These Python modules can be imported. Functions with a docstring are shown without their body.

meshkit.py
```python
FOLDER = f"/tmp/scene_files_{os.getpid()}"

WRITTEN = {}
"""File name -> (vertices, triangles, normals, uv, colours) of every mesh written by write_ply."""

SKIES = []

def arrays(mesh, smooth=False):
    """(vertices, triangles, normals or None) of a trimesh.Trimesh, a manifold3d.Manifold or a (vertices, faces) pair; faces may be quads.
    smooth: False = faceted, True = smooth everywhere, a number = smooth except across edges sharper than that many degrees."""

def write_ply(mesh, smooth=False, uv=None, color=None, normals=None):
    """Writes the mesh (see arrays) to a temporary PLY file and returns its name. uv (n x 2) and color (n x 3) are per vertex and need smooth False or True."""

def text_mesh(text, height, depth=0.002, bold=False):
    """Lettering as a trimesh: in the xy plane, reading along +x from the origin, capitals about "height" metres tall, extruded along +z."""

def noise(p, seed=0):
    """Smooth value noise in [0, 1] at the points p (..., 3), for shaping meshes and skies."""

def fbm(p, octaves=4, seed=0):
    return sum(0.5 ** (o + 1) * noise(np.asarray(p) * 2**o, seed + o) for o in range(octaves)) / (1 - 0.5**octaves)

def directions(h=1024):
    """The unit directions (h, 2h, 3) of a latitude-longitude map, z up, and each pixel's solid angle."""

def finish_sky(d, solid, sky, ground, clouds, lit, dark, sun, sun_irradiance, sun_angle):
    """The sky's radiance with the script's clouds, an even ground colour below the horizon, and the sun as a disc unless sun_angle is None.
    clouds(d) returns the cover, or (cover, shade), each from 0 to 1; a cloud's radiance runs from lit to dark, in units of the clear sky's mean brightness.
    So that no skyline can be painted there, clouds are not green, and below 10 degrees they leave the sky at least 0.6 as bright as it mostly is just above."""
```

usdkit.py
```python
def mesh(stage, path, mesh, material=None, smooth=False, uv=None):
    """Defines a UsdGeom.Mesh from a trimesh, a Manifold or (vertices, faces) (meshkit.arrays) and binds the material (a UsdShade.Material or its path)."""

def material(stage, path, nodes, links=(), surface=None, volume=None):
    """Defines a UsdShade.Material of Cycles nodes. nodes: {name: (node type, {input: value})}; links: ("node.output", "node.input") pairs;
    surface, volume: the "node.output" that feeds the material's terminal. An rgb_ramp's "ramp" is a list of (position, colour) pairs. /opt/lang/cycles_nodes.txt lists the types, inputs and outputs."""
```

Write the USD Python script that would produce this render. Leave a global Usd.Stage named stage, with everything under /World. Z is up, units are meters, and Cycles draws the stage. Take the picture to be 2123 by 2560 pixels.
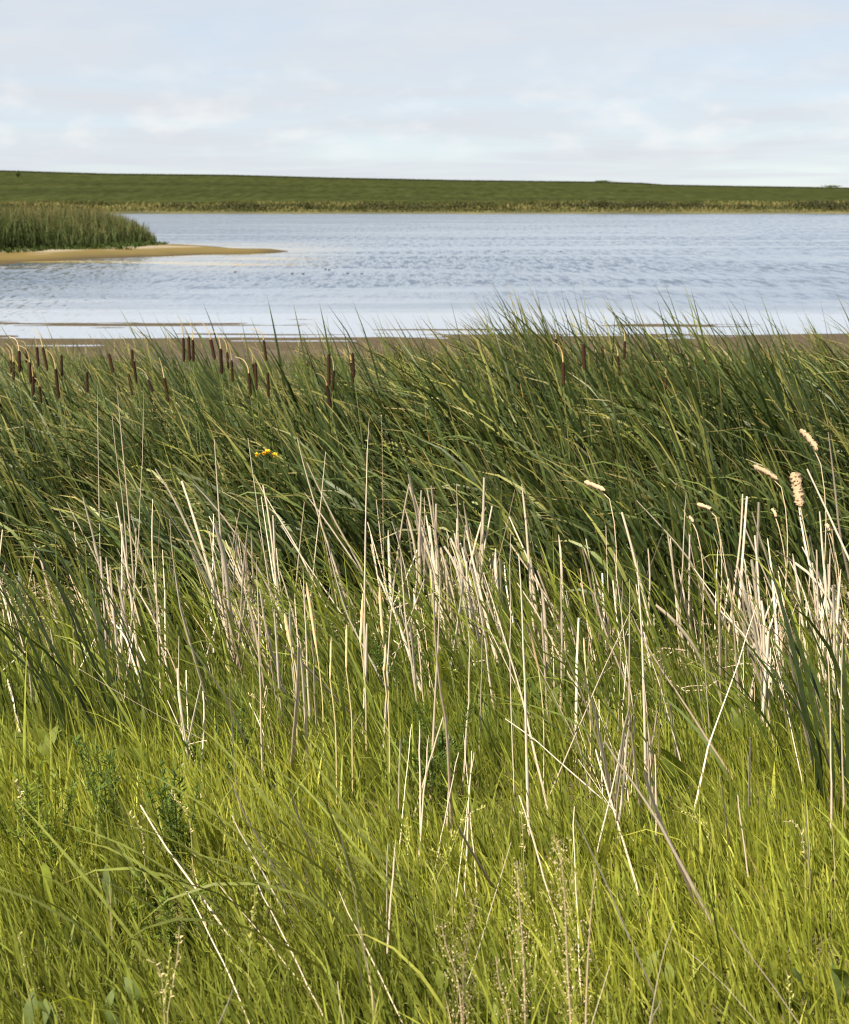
import math
import numpy as np
import trimesh
import usdkit
from meshkit import noise, fbm
from pxr import Gf, Sdf, Usd, UsdGeom, UsdLux, UsdShade, Vt

T = Sdf.ValueTypeNames
stage = Usd.Stage.CreateInMemory()
UsdGeom.SetStageUpAxis(stage, "Z")
UsdGeom.SetStageMetersPerUnit(stage, 1.0)
UsdGeom.Xform.Define(stage, "/World")
UsdGeom.Scope.Define(stage, "/World/Looks")

# ------------------------------------------------------------------ camera
EYE = 3.1                                   # metres above the lake
PITCH = math.radians(11.1)
F = 3976.0                                  # focal length in pixels of the 2123 x 2560 photograph
cam = UsdGeom.Camera.Define(stage, "/World/camera")
cam.CreateHorizontalApertureAttr(24.0)
cam.CreateFocalLengthAttr(24.0 * F / 2123.0)
cam.CreateFStopAttr(7.1)
cam.CreateFocusDistanceAttr(5.2)
cam.CreateExposureAttr(1.6)
cam.AddTranslateOp().Set(Gf.Vec3d(0, 0, EYE))
cam.AddRotateXOp().Set(90.0 - math.degrees(PITCH))

# ------------------------------------------------------------------ sky and sun
SUN_AZ, SUN_EL = math.radians(-138.0), math.radians(54.0)      # azimuth from +y towards +x: behind the camera, to the left
sun_dir = np.array([math.sin(SUN_AZ) * math.cos(SUN_EL), math.cos(SUN_AZ) * math.cos(SUN_EL), math.sin(SUN_EL)])
sky_mat = usdkit.material(stage, "/World/Looks/sky", {
    "tc": ("texture_coordinate", {}),
    "xyz": ("separate_xyz", {}),
    "up": ("math", {"math_type": "maximum", "value2": 0.0}),
    "zz": ("math", {"math_type": "add", "value2": 0.045}),
    "px": ("math", {"math_type": "divide"}),
    "py": ("math", {"math_type": "divide"}),
    "plane": ("combine_xyz", {"z": 0.0}),
    "veil": ("noise_texture", {"scale": 0.42, "detail": 7.0, "roughness": 0.55, "distortion": 0.5}),
    "veil_r": ("map_range", {"from_min": 0.32, "from_max": 0.62, "to_min": 0.62, "to_max": 1.0, "clamp": True}),
    "low_map": ("mapping", {"location": (3.1, 1.7, 0.9), "scale": (26.0, 26.0, 60.0)}),
    "low": ("noise_texture", {"scale": 1.0, "detail": 4.5, "roughness": 0.5, "distortion": 0.1}),
    "band": ("rgb_ramp", {"ramp": [(0.0, (0, 0, 0)), (0.02, (0.1, 0.1, 0.1)), (0.036, (1, 1, 1)), (0.055, (0.9, 0.9, 0.9)), (0.085, (0.25, 0.25, 0.25)), (0.15, (0, 0, 0))]}),
    "low_r": ("map_range", {"from_min": 0.50, "from_max": 0.70, "to_min": 0.0, "to_max": 0.62, "clamp": True}),
    "low_m": ("math", {"math_type": "multiply"}),
    "sky": ("sky_texture", {"sky_type": "single_scattering", "sun_disc": False, "sun_elevation": SUN_EL, "sun_rotation": SUN_AZ, "air_density": 0.8, "aerosol_density": 0.25, "ozone_density": 3.0, "altitude": 300.0}),
    "tone": ("hsv", {"saturation": 1.0, "value": 1.0}),
    "c1": ("mix", {"mix_type": "mix", "color2": (4.8, 5.05, 5.4)}),
    "c2": ("mix", {"mix_type": "mix", "color2": (6.15, 6.15, 6.15)}),
    "bg": ("background_shader", {"strength": 0.05}),
}, [("tc.generated", "xyz.vector"), ("xyz.z", "up.value1"), ("up.value", "zz.value1"), ("xyz.x", "px.value1"), ("zz.value", "px.value2"),
    ("xyz.y", "py.value1"), ("zz.value", "py.value2"), ("px.value", "plane.x"), ("py.value", "plane.y"), ("plane.vector", "veil.vector"),
    ("veil.fac", "veil_r.value"), ("tc.generated", "low_map.vector"), ("low_map.vector", "low.vector"), ("low.fac", "low_r.value"),
    ("xyz.z", "band.fac"), ("band.color", "low_m.value1"), ("low_r.result", "low_m.value2"), ("sky.color", "tone.color"), ("tone.color", "c1.color1"),
    ("veil_r.result", "c1.fac"), ("c1.color", "c2.color1"), ("low_m.value", "c2.fac"), ("c2.color", "bg.color")], surface="bg.background")
dome = UsdLux.DomeLight.Define(stage, "/World/sky")
UsdShade.MaterialBindingAPI.Apply(dome.GetPrim()).Bind(sky_mat)
dome.GetPrim().SetCustomDataByKey("kind", "structure")
sun = UsdLux.DistantLight.Define(stage, "/World/sun")
sun.CreateIntensityAttr(1.25)
sun.CreateNormalizeAttr(True)
sun.CreateAngleAttr(0.5)
sun.CreateColorAttr(Gf.Vec3f(1.0, 0.91, 0.74))
zax = sun_dir
xax = np.cross([0, 0, 1.0], zax); xax /= np.linalg.norm(xax)
yax = np.cross(zax, xax)
sun.AddTransformOp().Set(Gf.Matrix4d(*xax, 0, *yax, 0, *zax, 0, 0, 0, 0, 1))

# ------------------------------------------------------------------ helpers
used = {}


def path(name, parent="/World"):
    k = (str(parent), name)
    n = used.get(k, -1) + 1
    used[k] = n
    return f"{parent}/{name}" + (f"_{n:03d}" if n else "")


def tag(prim, label=None, category=None, group=None, kind=None):
    for k, v in (("label", label), ("category", category), ("group", group), ("kind", kind)):
        if v:
            prim.SetCustomDataByKey(k, v)
    return prim


def put(name, v, f, mat, parent="/World", col=None, nrm=None):
    m = UsdGeom.Mesh.Define(stage, path(name, parent))
    v = np.asarray(v, np.float32)
    m.CreatePointsAttr(Vt.Vec3fArray.FromNumpy(np.ascontiguousarray(v)))
    f = np.asarray(f)
    m.CreateFaceVertexCountsAttr(Vt.IntArray.FromNumpy(np.full(len(f), f.shape[1], np.int32)))
    m.CreateFaceVertexIndicesAttr(Vt.IntArray.FromNumpy(np.ascontiguousarray(f.astype(np.int32).ravel())))
    m.CreateSubdivisionSchemeAttr("none")
    if nrm is not None:
        m.CreateNormalsAttr(Vt.Vec3fArray.FromNumpy(np.ascontiguousarray(nrm, np.float32)))
        m.SetNormalsInterpolation("vertex")
    if col is not None:
        UsdGeom.PrimvarsAPI(m).CreatePrimvar("col", T.Color3fArray, "vertex").Set(Vt.Vec3fArray.FromNumpy(np.ascontiguousarray(np.clip(col, 0, 1), np.float32)))
    UsdShade.MaterialBindingAPI.Apply(m.GetPrim()).Bind(mat)
    return m.GetPrim()


def thing(name, loc=None):
    x = UsdGeom.Xform.Define(stage, path(name))
    if loc is not None:
        x.AddTranslateOp().Set(Gf.Vec3d(*map(float, loc)))
    return x.GetPrim()


def ray(u, v):
    a, b = (u - 1061.5) / F, (1280.0 - v) / F
    return np.array([a, math.cos(PITCH) + b * math.sin(PITCH), -math.sin(PITCH) + b * math.cos(PITCH)])


def at_y(u, v, Y):
    d = ray(u, v)
    return np.array([0, 0, EYE]) + d * (Y / d[1])


def pix(p):
    d = np.asarray(p, float) - [0, 0, EYE]
    c, s = math.cos(PITCH), math.sin(PITCH)
    depth = d[1] * c - d[2] * s
    return 1061.5 + F * d[0] / depth, 1280 - F * (d[1] * s + d[2] * c) / depth


PY = [-80, 0, 3, 5, 7, 9, 11, 14, 20, 28, 33, 36, 38, 43, 50, 70, 120]
PZ = [1.75, 1.55, 1.45, 1.18, 0.88, 0.50, 0.32, 0.20, 0.14, 0.085, 0.04, 0.012, -0.012, -0.035, -0.11, -0.5, -0.9]


def ground(x, y):
    x, y = np.asarray(x, float), np.asarray(y, float)
    z = np.interp(y, PY, PZ)
    p = np.stack([x, y, 0 * x], -1)
    near = np.clip((26 - y) / 10, 0, 1)
    z = z + near * (fbm(p * [0.9, 0.9, 0], 3, 5) - 0.5) * 0.16
    shore = np.clip((y - 27) / 8, 0, 1) * np.clip((54 - y) / 8, 0, 1)
    z = z + shore * (fbm(p * [0.22, 1.5, 0] + 31.7, 5, 9) - 0.5) * np.interp(y, [28, 34, 39, 44], [0.07, 0.10, 0.15, 0.15])
    return z


def hit(u, v, above=0.0):
    d = ray(u, v)
    t = np.linspace(1.5, 60, 3000)
    P = np.array([0, 0, EYE]) + t[:, None] * d
    below = P[:, 2] < ground(P[:, 0], P[:, 1]) + above
    return P[np.argmax(below)] if below.any() else P[-1]


def grid_mesh(xs, ys, zf):
    X, Y = np.meshgrid(xs, ys, indexing="xy")
    v = np.stack([X, Y, zf(X, Y)], -1).reshape(-1, 3)
    i, j = np.meshgrid(np.arange(len(ys) - 1), np.arange(len(xs) - 1), indexing="ij")
    a = i * len(xs) + j
    f = np.stack([a, a + 1, a + len(xs) + 1, a + len(xs)], -1).reshape(-1, 4)
    n = np.zeros_like(v)
    tri = np.vstack([f[:, [0, 1, 2]], f[:, [0, 2, 3]]])
    fn = np.cross(v[tri[:, 1]] - v[tri[:, 0]], v[tri[:, 2]] - v[tri[:, 0]])
    for k in range(3):
        np.add.at(n, tri[:, k], fn)
    return v, f, n / np.linalg.norm(n, axis=1, keepdims=True)


def blades(rng, base, L, W, az, t0, t1, c0, c1, twist=None, K=5, tipc=None, tipstart=0.8, profile="blade", bow=1.5):
    """Ribbon leaves. base (n,3); az: the horizontal direction of the lean; t0, t1: angle from the vertical at base and tip; c0, c1: colours at base and tip."""
    n = len(base)
    s = np.linspace(0, 1, K + 1)
    mid = (s[1:] + s[:-1]) / 2
    th = t0[:, None] + (t1 - t0)[:, None] * mid[None] ** bow
    step = (L / K)[:, None]
    h = np.concatenate([np.zeros((n, 1)), np.cumsum(np.sin(th) * step, 1)], 1)
    z = np.concatenate([np.zeros((n, 1)), np.cumsum(np.cos(th) * step, 1)], 1)
    d = np.stack([np.sin(az), np.cos(az), 0 * az], -1)
    C = base[:, None] + h[..., None] * d[:, None] + z[..., None] * np.array([0, 0, 1.0])
    tang = np.gradient(C, axis=1)
    tang /= np.linalg.norm(tang, axis=2, keepdims=True)
    if twist is None:
        twist = rng.uniform(-1.1, 1.1, n)
    side0 = np.stack([np.cos(az), -np.sin(az), 0 * az], -1)
    tw = twist[:, None] * (0.4 + 0.9 * s[None])
    side = side0[:, None] * np.cos(tw)[..., None] + np.cross(tang, np.broadcast_to(side0[:, None], tang.shape)) * np.sin(tw)[..., None]
    if profile == "blade":
        w = np.minimum(1, 0.75 + s) * np.clip((1 - s) * 2.2, 0, 1) ** 0.8
    elif profile == "reed":
        w = np.minimum(1, 0.8 + s) * np.clip((1 - s) * 3.2, 0, 1) ** 0.8
    elif profile == "strap":
        w = np.clip((1.02 - s) * 4.0, 0.05, 1) ** 0.7
    else:                                                         # broad leaf
        w = np.sin(np.pi * np.clip(s * 0.93 + 0.06, 0, 1)) ** 0.75 * np.where(s < 0.12, 0.35, 1)
    hw = (W[:, None] * w[None] / 2)[..., None] * side
    v = np.stack([C - hw, C + hw], 2)                             # n, K+1, 2, 3
    nr = np.cross(side, tang)
    nr = np.stack([nr, nr], 2)
    idx = np.arange(n)[:, None] * (2 * (K + 1)) + 2 * np.arange(K)[None]
    f = np.stack([idx, idx + 1, idx + 3, idx + 2], -1).reshape(-1, 4)
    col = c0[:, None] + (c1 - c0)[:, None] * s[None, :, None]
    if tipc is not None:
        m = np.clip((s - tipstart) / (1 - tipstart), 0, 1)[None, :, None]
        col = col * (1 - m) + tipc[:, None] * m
    col = np.repeat(col[:, :, None], 2, 2)
    return v.reshape(-1, 3), f, col.reshape(-1, 3), nr.reshape(-1, 3)


def join(parts):
    V, Fs, Cs, Ns, o = [], [], [], [], 0
    for v, f, c, n in parts:
        V.append(v); Fs.append(f + o); Cs.append(c); Ns.append(n)
        o += len(v)
    return np.vstack(V), np.vstack(Fs), np.vstack(Cs), np.vstack(Ns)


def put_blades(name, b, mat, parent="/World"):
    return put(name, b[0], b[1], mat, parent, b[2], b[3])


def tube(pts, rad, sides=6, flat=1.0, rot=0.0, cap=True):
    """A tube along pts; flat < 1 presses it; quads, with the two ends closed by degenerate quads."""
    p = np.asarray(pts, float)
    r = np.broadcast_to(np.asarray(rad, float), (len(p),))
    t = np.gradient(p, axis=0)
    t /= np.linalg.norm(t, axis=1, keepdims=True) + 1e-12
    ref = np.array([math.cos(rot), math.sin(rot), 0.13])
    a = np.cross(t, ref); a /= np.linalg.norm(a, axis=1, keepdims=True) + 1e-9
    b = np.cross(t, a)
    ang = np.arange(sides) * 2 * np.pi / sides
    nr = np.cos(ang)[None, :, None] * a[:, None] + np.sin(ang)[None, :, None] * b[:, None]
    of = np.cos(ang)[None, :, None] * a[:, None] + flat * np.sin(ang)[None, :, None] * b[:, None]
    v = p[:, None] + r[:, None, None] * of
    i, j = np.meshgrid(np.arange(len(p) - 1), np.arange(sides), indexing="ij")
    f = np.stack([i * sides + j, i * sides + (j + 1) % sides, (i + 1) * sides + (j + 1) % sides, (i + 1) * sides + j], -1).reshape(-1, 4)
    v, nr = v.reshape(-1, 3), nr.reshape(-1, 3)
    if cap:
        e = (len(p) - 1) * sides
        f = np.vstack([f, [[e, e + k, e + k + 1, e + k + 1] for k in range(1, sides - 1)], [[0, k + 1, k, k] for k in range(1, sides - 1)]])
    tri = np.vstack([f[:, [0, 1, 2]], f[f[:, 2] != f[:, 3]][:, [0, 2, 3]]])
    return v, tri, nr


def spline(ctrl, n):
    c = np.asarray(ctrl, float)
    k = np.concatenate([[0], np.cumsum(np.linalg.norm(np.diff(c, axis=0), axis=1))])
    k /= k[-1]
    s = np.linspace(0, 1, n)
    if len(c) == 2:
        return np.stack([np.interp(s, k, c[:, i]) for i in range(3)], -1)
    from scipy.interpolate import PchipInterpolator
    return PchipInterpolator(k, c)(s)


def rgb(*c):
    """An sRGB colour 0-255 as a linear one."""
    x = np.array(c, float) / 255
    return np.where(x < 0.04045, x / 12.92, ((x + 0.055) / 1.055) ** 2.4)


# ------------------------------------------------------------------ materials
def leaf_mat(name, rough=0.5, spec=0.35, trans=0.3, gain=(1.25, 1.2, 0.6)):
    return usdkit.material(stage, "/World/Looks/" + name, {
        "a": ("attribute", {"attribute": "col"}),
        "geo": ("geometry", {}),
        "no": ("noise_texture", {"scale": 60.0, "detail": 3.0}),
        "nr": ("map_range", {"from_min": 0.3, "from_max": 0.7, "to_min": 0.8, "to_max": 1.2}),
        "c": ("mix", {"mix_type": "multiply", "fac": 1.0}),
        "g": ("mix", {"mix_type": "multiply", "fac": 1.0, "color2": gain}),
        "p": ("principled_bsdf", {"roughness": rough, "specular_ior_level": spec}),
        "t": ("translucent_bsdf", {}),
        "m": ("mix_closure", {"fac": trans}),
    }, [("geo.position", "no.vector"), ("no.fac", "nr.value"), ("a.color", "c.color1"), ("nr.result", "c.color2"), ("c.color", "p.base_color"), ("c.color", "g.color1"),
        ("g.color", "t.color"), ("p.BSDF", "m.closure1"), ("t.BSDF", "m.closure2")], surface="m.closure")


M_GRASS = leaf_mat("grass_blade", 0.55, 0.2, 0.5)
M_MATTE = leaf_mat("matte_leaf", 0.8, 0.1, 0.3)
M_REED = leaf_mat("cattail_leaf", 0.5, 0.28, 0.22)
M_BROAD = leaf_mat("broad_leaf", 0.6, 0.25, 0.42)


def fibre_mat(name, rough=0.7, spec=0.25, scale=(500, 500, 14), lo=0.72, hi=1.15):
    return usdkit.material(stage, "/World/Looks/" + name, {
        "a": ("attribute", {"attribute": "col"}),
        "geo": ("geometry", {}),
        "mp": ("mapping", {"scale": scale}),
        "no": ("noise_texture", {"scale": 1.0, "detail": 4.0, "roughness": 0.6}),
        "nr": ("map_range", {"from_min": 0.3, "from_max": 0.7, "to_min": lo, "to_max": hi}),
        "c": ("mix", {"mix_type": "multiply", "fac": 1.0}),
        "bp": ("bump", {"strength": 0.4, "distance": 0.001}),
        "p": ("principled_bsdf", {"roughness": rough, "specular_ior_level": spec}),
    }, [("geo.position", "mp.vector"), ("mp.vector", "no.vector"), ("no.fac", "nr.value"), ("a.color", "c.color1"), ("nr.result", "c.color2"), ("c.color", "p.base_color"),
        ("no.fac", "bp.height"), ("bp.normal", "p.normal")], surface="p.BSDF")


M_DEAD = fibre_mat("dead_stalk")
M_SPIKE = fibre_mat("cattail_spike", 0.95, 0.1, (900, 900, 900), 0.6, 1.3)
M_FLUFF = fibre_mat("seed_fluff", 1.0, 0.05, (300, 300, 300), 0.75, 1.15)

ground_mat = usdkit.material(stage, "/World/Looks/ground", {
    "geo": ("geometry", {}), "xyz": ("separate_xyz", {}),
    "m1": ("mapping", {"scale": (0.25, 1.1, 1.0)}),
    "n1": ("noise_texture", {"scale": 1.0, "detail": 6.0, "roughness": 0.6}),
    "n2": ("noise_texture", {"scale": 9.0, "detail": 6.0, "roughness": 0.65}),
    "w": ("math", {"math_type": "multiply_add", "value2": 18.0, "value3": -9.0}),
    "yy": ("math", {"math_type": "add"}),
    "nn": ("map_range", {"from_min": 10.0, "from_max": 50.0, "to_min": 0.0, "to_max": 1.0, "clamp": True}),
    "r": ("rgb_ramp", {"ramp": [(0.0, (0.085, 0.075, 0.026)), (0.16, (0.06, 0.05, 0.022)), (0.36, (0.08, 0.085, 0.03)), (0.44, (0.08, 0.073, 0.033)), (0.46, (0.045, 0.031, 0.016)), (0.52, (0.06, 0.042, 0.025)), (0.57, (0.04, 0.027, 0.010)), (0.70, (0.038, 0.026, 0.008)), (1.0, (0.035, 0.025, 0.009))]}),
    "v": ("map_range", {"from_min": 0.3, "from_max": 0.7, "to_min": 0.4, "to_max": 1.5}),
    "c": ("mix", {"mix_type": "multiply", "fac": 1.0}),
    "b": ("bump", {"strength": 0.8, "distance": 0.04}),
    "p": ("principled_bsdf", {"roughness": 0.75, "specular_ior_level": 0.3}),
}, [("geo.position", "xyz.vector"), ("geo.position", "m1.vector"), ("m1.vector", "n1.vector"), ("geo.position", "n2.vector"), ("n1.fac", "w.value1"), ("w.value", "yy.value1"), ("xyz.y", "yy.value2"),
    ("yy.value", "nn.value"), ("nn.result", "r.fac"), ("n2.fac", "v.value"), ("r.color", "c.color1"), ("v.result", "c.color2"), ("c.color", "p.base_color"), ("n2.fac", "b.height"), ("b.normal", "p.normal")], surface="p.BSDF")

# the wind roughens the lake in patches; the facets that show at this angle lean towards the viewer
water_mat = usdkit.material(stage, "/World/Looks/lake_water", {
    "geo": ("geometry", {}), "xyz": ("separate_xyz", {}),
    "ma": ("mapping", {"scale": (2.6, 0.30, 1.0)}), "na": ("noise_texture", {"scale": 1.0, "detail": 5.0, "roughness": 0.72, "distortion": 0.3}),
    "mb": ("mapping", {"scale": (7.0, 1.1, 1.0)}), "nb": ("noise_texture", {"scale": 1.0, "detail": 3.0, "roughness": 0.65}),
    "mc": ("mapping", {"scale": (0.022, 0.09, 1.0), "location": (3.1, 0.4, 0)}), "nc": ("noise_texture", {"scale": 1.0, "detail": 5.0, "roughness": 0.6, "distortion": 1.0}),
    "md": ("mapping", {"scale": (0.09, 0.4, 1.0)}), "nd": ("noise_texture", {"scale": 1.0, "detail": 4.0, "roughness": 0.6, "distortion": 0.8}),
    "calm": ("map_range", {"from_min": 0.40, "from_max": 0.58, "to_min": 0.10, "to_max": 1.0, "clamp": True}),
    "nearcalm": ("map_range", {"from_min": 48.0, "from_max": 62.0, "to_min": 0.04, "to_max": 1.0, "clamp": True}),
    "amp": ("math", {"math_type": "multiply"}),
    "ta": ("map_range", {"from_min": 0.50, "from_max": 0.70, "to_min": 0.0, "to_max": 0.42, "clamp": True}),
    "tb": ("map_range", {"from_min": 0.48, "from_max": 0.75, "to_min": 0.0, "to_max": 0.22, "clamp": True}),
    "ts": ("math", {"math_type": "add"}),
    "t0": ("math", {"math_type": "multiply"}),
    "t1": ("math", {"math_type": "multiply_add", "value2": -1.0, "value3": -0.004}),
    "sx": ("map_range", {"from_min": 0.3, "from_max": 0.7, "to_min": -0.12, "to_max": 0.12}),
    "nv": ("combine_xyz", {"z": 1.0}),
    "nn": ("vector_math", {"math_type": "normalize"}),
    "shx": ("map_range", {"range_type": "smoothstep", "from_min": -2.5, "from_max": -12.0, "to_min": 0.0, "to_max": 1.0, "clamp": True}),
    "shy": ("map_range", {"range_type": "smoothstep", "from_min": 66.0, "from_max": 84.0, "to_min": 0.0, "to_max": 1.0, "clamp": True}),
    "shy2": ("map_range", {"range_type": "smoothstep", "from_min": 112.0, "from_max": 122.0, "to_min": 1.0, "to_max": 0.0, "clamp": True}),
    "shn": ("map_range", {"from_min": 0.42, "from_max": 0.62, "to_min": 0.0, "to_max": 1.0, "clamp": True}),
    "s1": ("math", {"math_type": "multiply"}), "s2": ("math", {"math_type": "multiply"}), "s3": ("math", {"math_type": "multiply"}),
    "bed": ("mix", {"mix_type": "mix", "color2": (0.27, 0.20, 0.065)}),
    "nearpale": ("mix", {"mix_type": "mix", "color1": (0.04, 0.058, 0.09), "color2": (0.17, 0.19, 0.23)}),  # water base colour turns paler towards the near shore
    "nearpale_range": ("map_range", {"range_type": "smoothstep", "from_min": 56.0, "from_max": 43.0, "to_min": 0.0, "to_max": 1.0, "clamp": True}),
    "nearpale_warp": ("math", {"math_type": "multiply_add", "value2": 44.0, "value3": -22.0}), "nearpale_y": ("math", {"math_type": "add"}),
    "deep": ("math", {"math_type": "multiply_add", "value2": -0.85, "value3": 1.0}), "amp2": ("math", {"math_type": "multiply"}),
    "p": ("principled_bsdf", {"roughness": 0.09, "ior": 1.333, "specular_ior_level": 0.5}),
}, [("nc.fac", "nearpale_warp.value1"), ("nearpale_warp.value", "nearpale_y.value1"), ("xyz.y", "nearpale_y.value2"), ("nearpale_y.value", "nearpale_range.value"), ("nearpale_range.result", "nearpale.fac"), ("nearpale.color", "bed.color1"), ("xyz.x", "shx.value"), ("xyz.y", "shy.value"), ("xyz.y", "shy2.value"), ("geo.position", "md.vector"), ("md.vector", "nd.vector"), ("nd.fac", "shn.value"), ("shx.result", "s1.value1"), ("shy.result", "s1.value2"),
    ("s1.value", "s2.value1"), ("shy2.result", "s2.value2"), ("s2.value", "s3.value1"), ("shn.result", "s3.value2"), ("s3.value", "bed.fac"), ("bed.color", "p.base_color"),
    ("s2.value", "deep.value1"), ("deep.value", "amp2.value2"), ("geo.position", "xyz.vector"), ("geo.position", "ma.vector"), ("geo.position", "mb.vector"), ("geo.position", "mc.vector"), ("ma.vector", "na.vector"), ("mb.vector", "nb.vector"), ("mc.vector", "nc.vector"),
    ("nc.fac", "calm.value"), ("xyz.y", "nearcalm.value"), ("calm.result", "amp.value1"), ("nearcalm.result", "amp2.value1"), ("amp2.value", "amp.value2"), ("na.fac", "ta.value"), ("nb.fac", "tb.value"),
    ("ta.result", "ts.value1"), ("tb.result", "ts.value2"), ("ts.value", "t0.value1"), ("amp.value", "t0.value2"), ("t0.value", "t1.value1"), ("nb.fac", "sx.value"),
    ("sx.result", "nv.x"), ("t1.value", "nv.y"), ("nv.vector", "nn.vector1"), ("nn.vector", "p.normal")], surface="p.BSDF")


def earth_mat(name, stops, scale=(0.3, 0.3, 0.3), rough=0.9, bump=0.0, detail=6.0, fine=2.0, flo=0.8, fhi=1.2):
    return usdkit.material(stage, "/World/Looks/" + name, {
        "geo": ("geometry", {}), "mp": ("mapping", {"scale": scale}),
        "n": ("noise_texture", {"scale": 1.0, "detail": detail, "roughness": 0.6}),
        "mf": ("mapping", {"scale": tuple(fine * x / max(scale) for x in scale)}),
        "n2": ("noise_texture", {"scale": 1.0, "detail": 5.0, "roughness": 0.7}),
        "r": ("rgb_ramp", {"ramp": stops}),
        "v": ("map_range", {"from_min": 0.3, "from_max": 0.7, "to_min": flo, "to_max": fhi}),
        "c": ("mix", {"mix_type": "multiply", "fac": 1.0}),
        "b": ("bump", {"strength": bump, "distance": 0.3}),
        "p": ("principled_bsdf", {"roughness": rough, "specular_ior_level": 0.15}),
    }, [("geo.position", "mp.vector"), ("mp.vector", "n.vector"), ("geo.position", "mf.vector"), ("mf.vector", "n2.vector"), ("n.fac", "r.fac"), ("n2.fac", "v.value"), ("r.color", "c.color1"), ("v.result", "c.color2"),
        ("c.color", "p.base_color"), ("n2.fac", "b.height"), ("b.normal", "p.normal")], surface="p.BSDF")


# ------------------------------------------------------------------ ground, lake, spit, far shore, hill
xs = np.concatenate([np.linspace(-160, -24, 24), np.linspace(-22, 22, 260), np.linspace(24, 160, 24)])
ys = np.concatenate([np.linspace(-80, 1, 30), np.linspace(1.3, 26, 120), np.linspace(26.2, 56, 190), np.linspace(57, 120, 24)])
v, f, n = grid_mesh(xs, ys, ground)
tag(put("ground", v, f, ground_mat, nrm=n), "sloping bank and brown mud flat running down to the lake", kind="structure")

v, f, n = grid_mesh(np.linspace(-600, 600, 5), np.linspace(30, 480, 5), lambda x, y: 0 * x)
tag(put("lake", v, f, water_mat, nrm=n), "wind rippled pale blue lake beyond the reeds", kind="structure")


def spit_z(x, y):
    """The low sand spit: runs from the left towards a thin tip, highest on its far side."""
    t = np.clip((x + 60) / (60 - 6.5), 0, 1.2)
    mid = 100 + 1.5 * np.sin(x * 0.2) - 3.0 * np.clip((-14 - x) / 10, 0, 1)
    half = 20.0 * np.clip((-6.6 - x) / 15, 0, 1) ** 1.35 + 0.5
    q = (y - mid) / half
    p = np.stack([x, y, 0 * x], -1)
    top = 0.30 * np.clip((-4.5 - x) / 14, 0.06, 1)
    z = top * (1 - q ** 2) + (fbm(p * [0.2, 0.22, 0] + 7, 4, 3) - 0.5) * 0.28
    return np.maximum(z, -0.4) - 0.35 * np.clip((x + 9.5) / 6, 0, 1)


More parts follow.
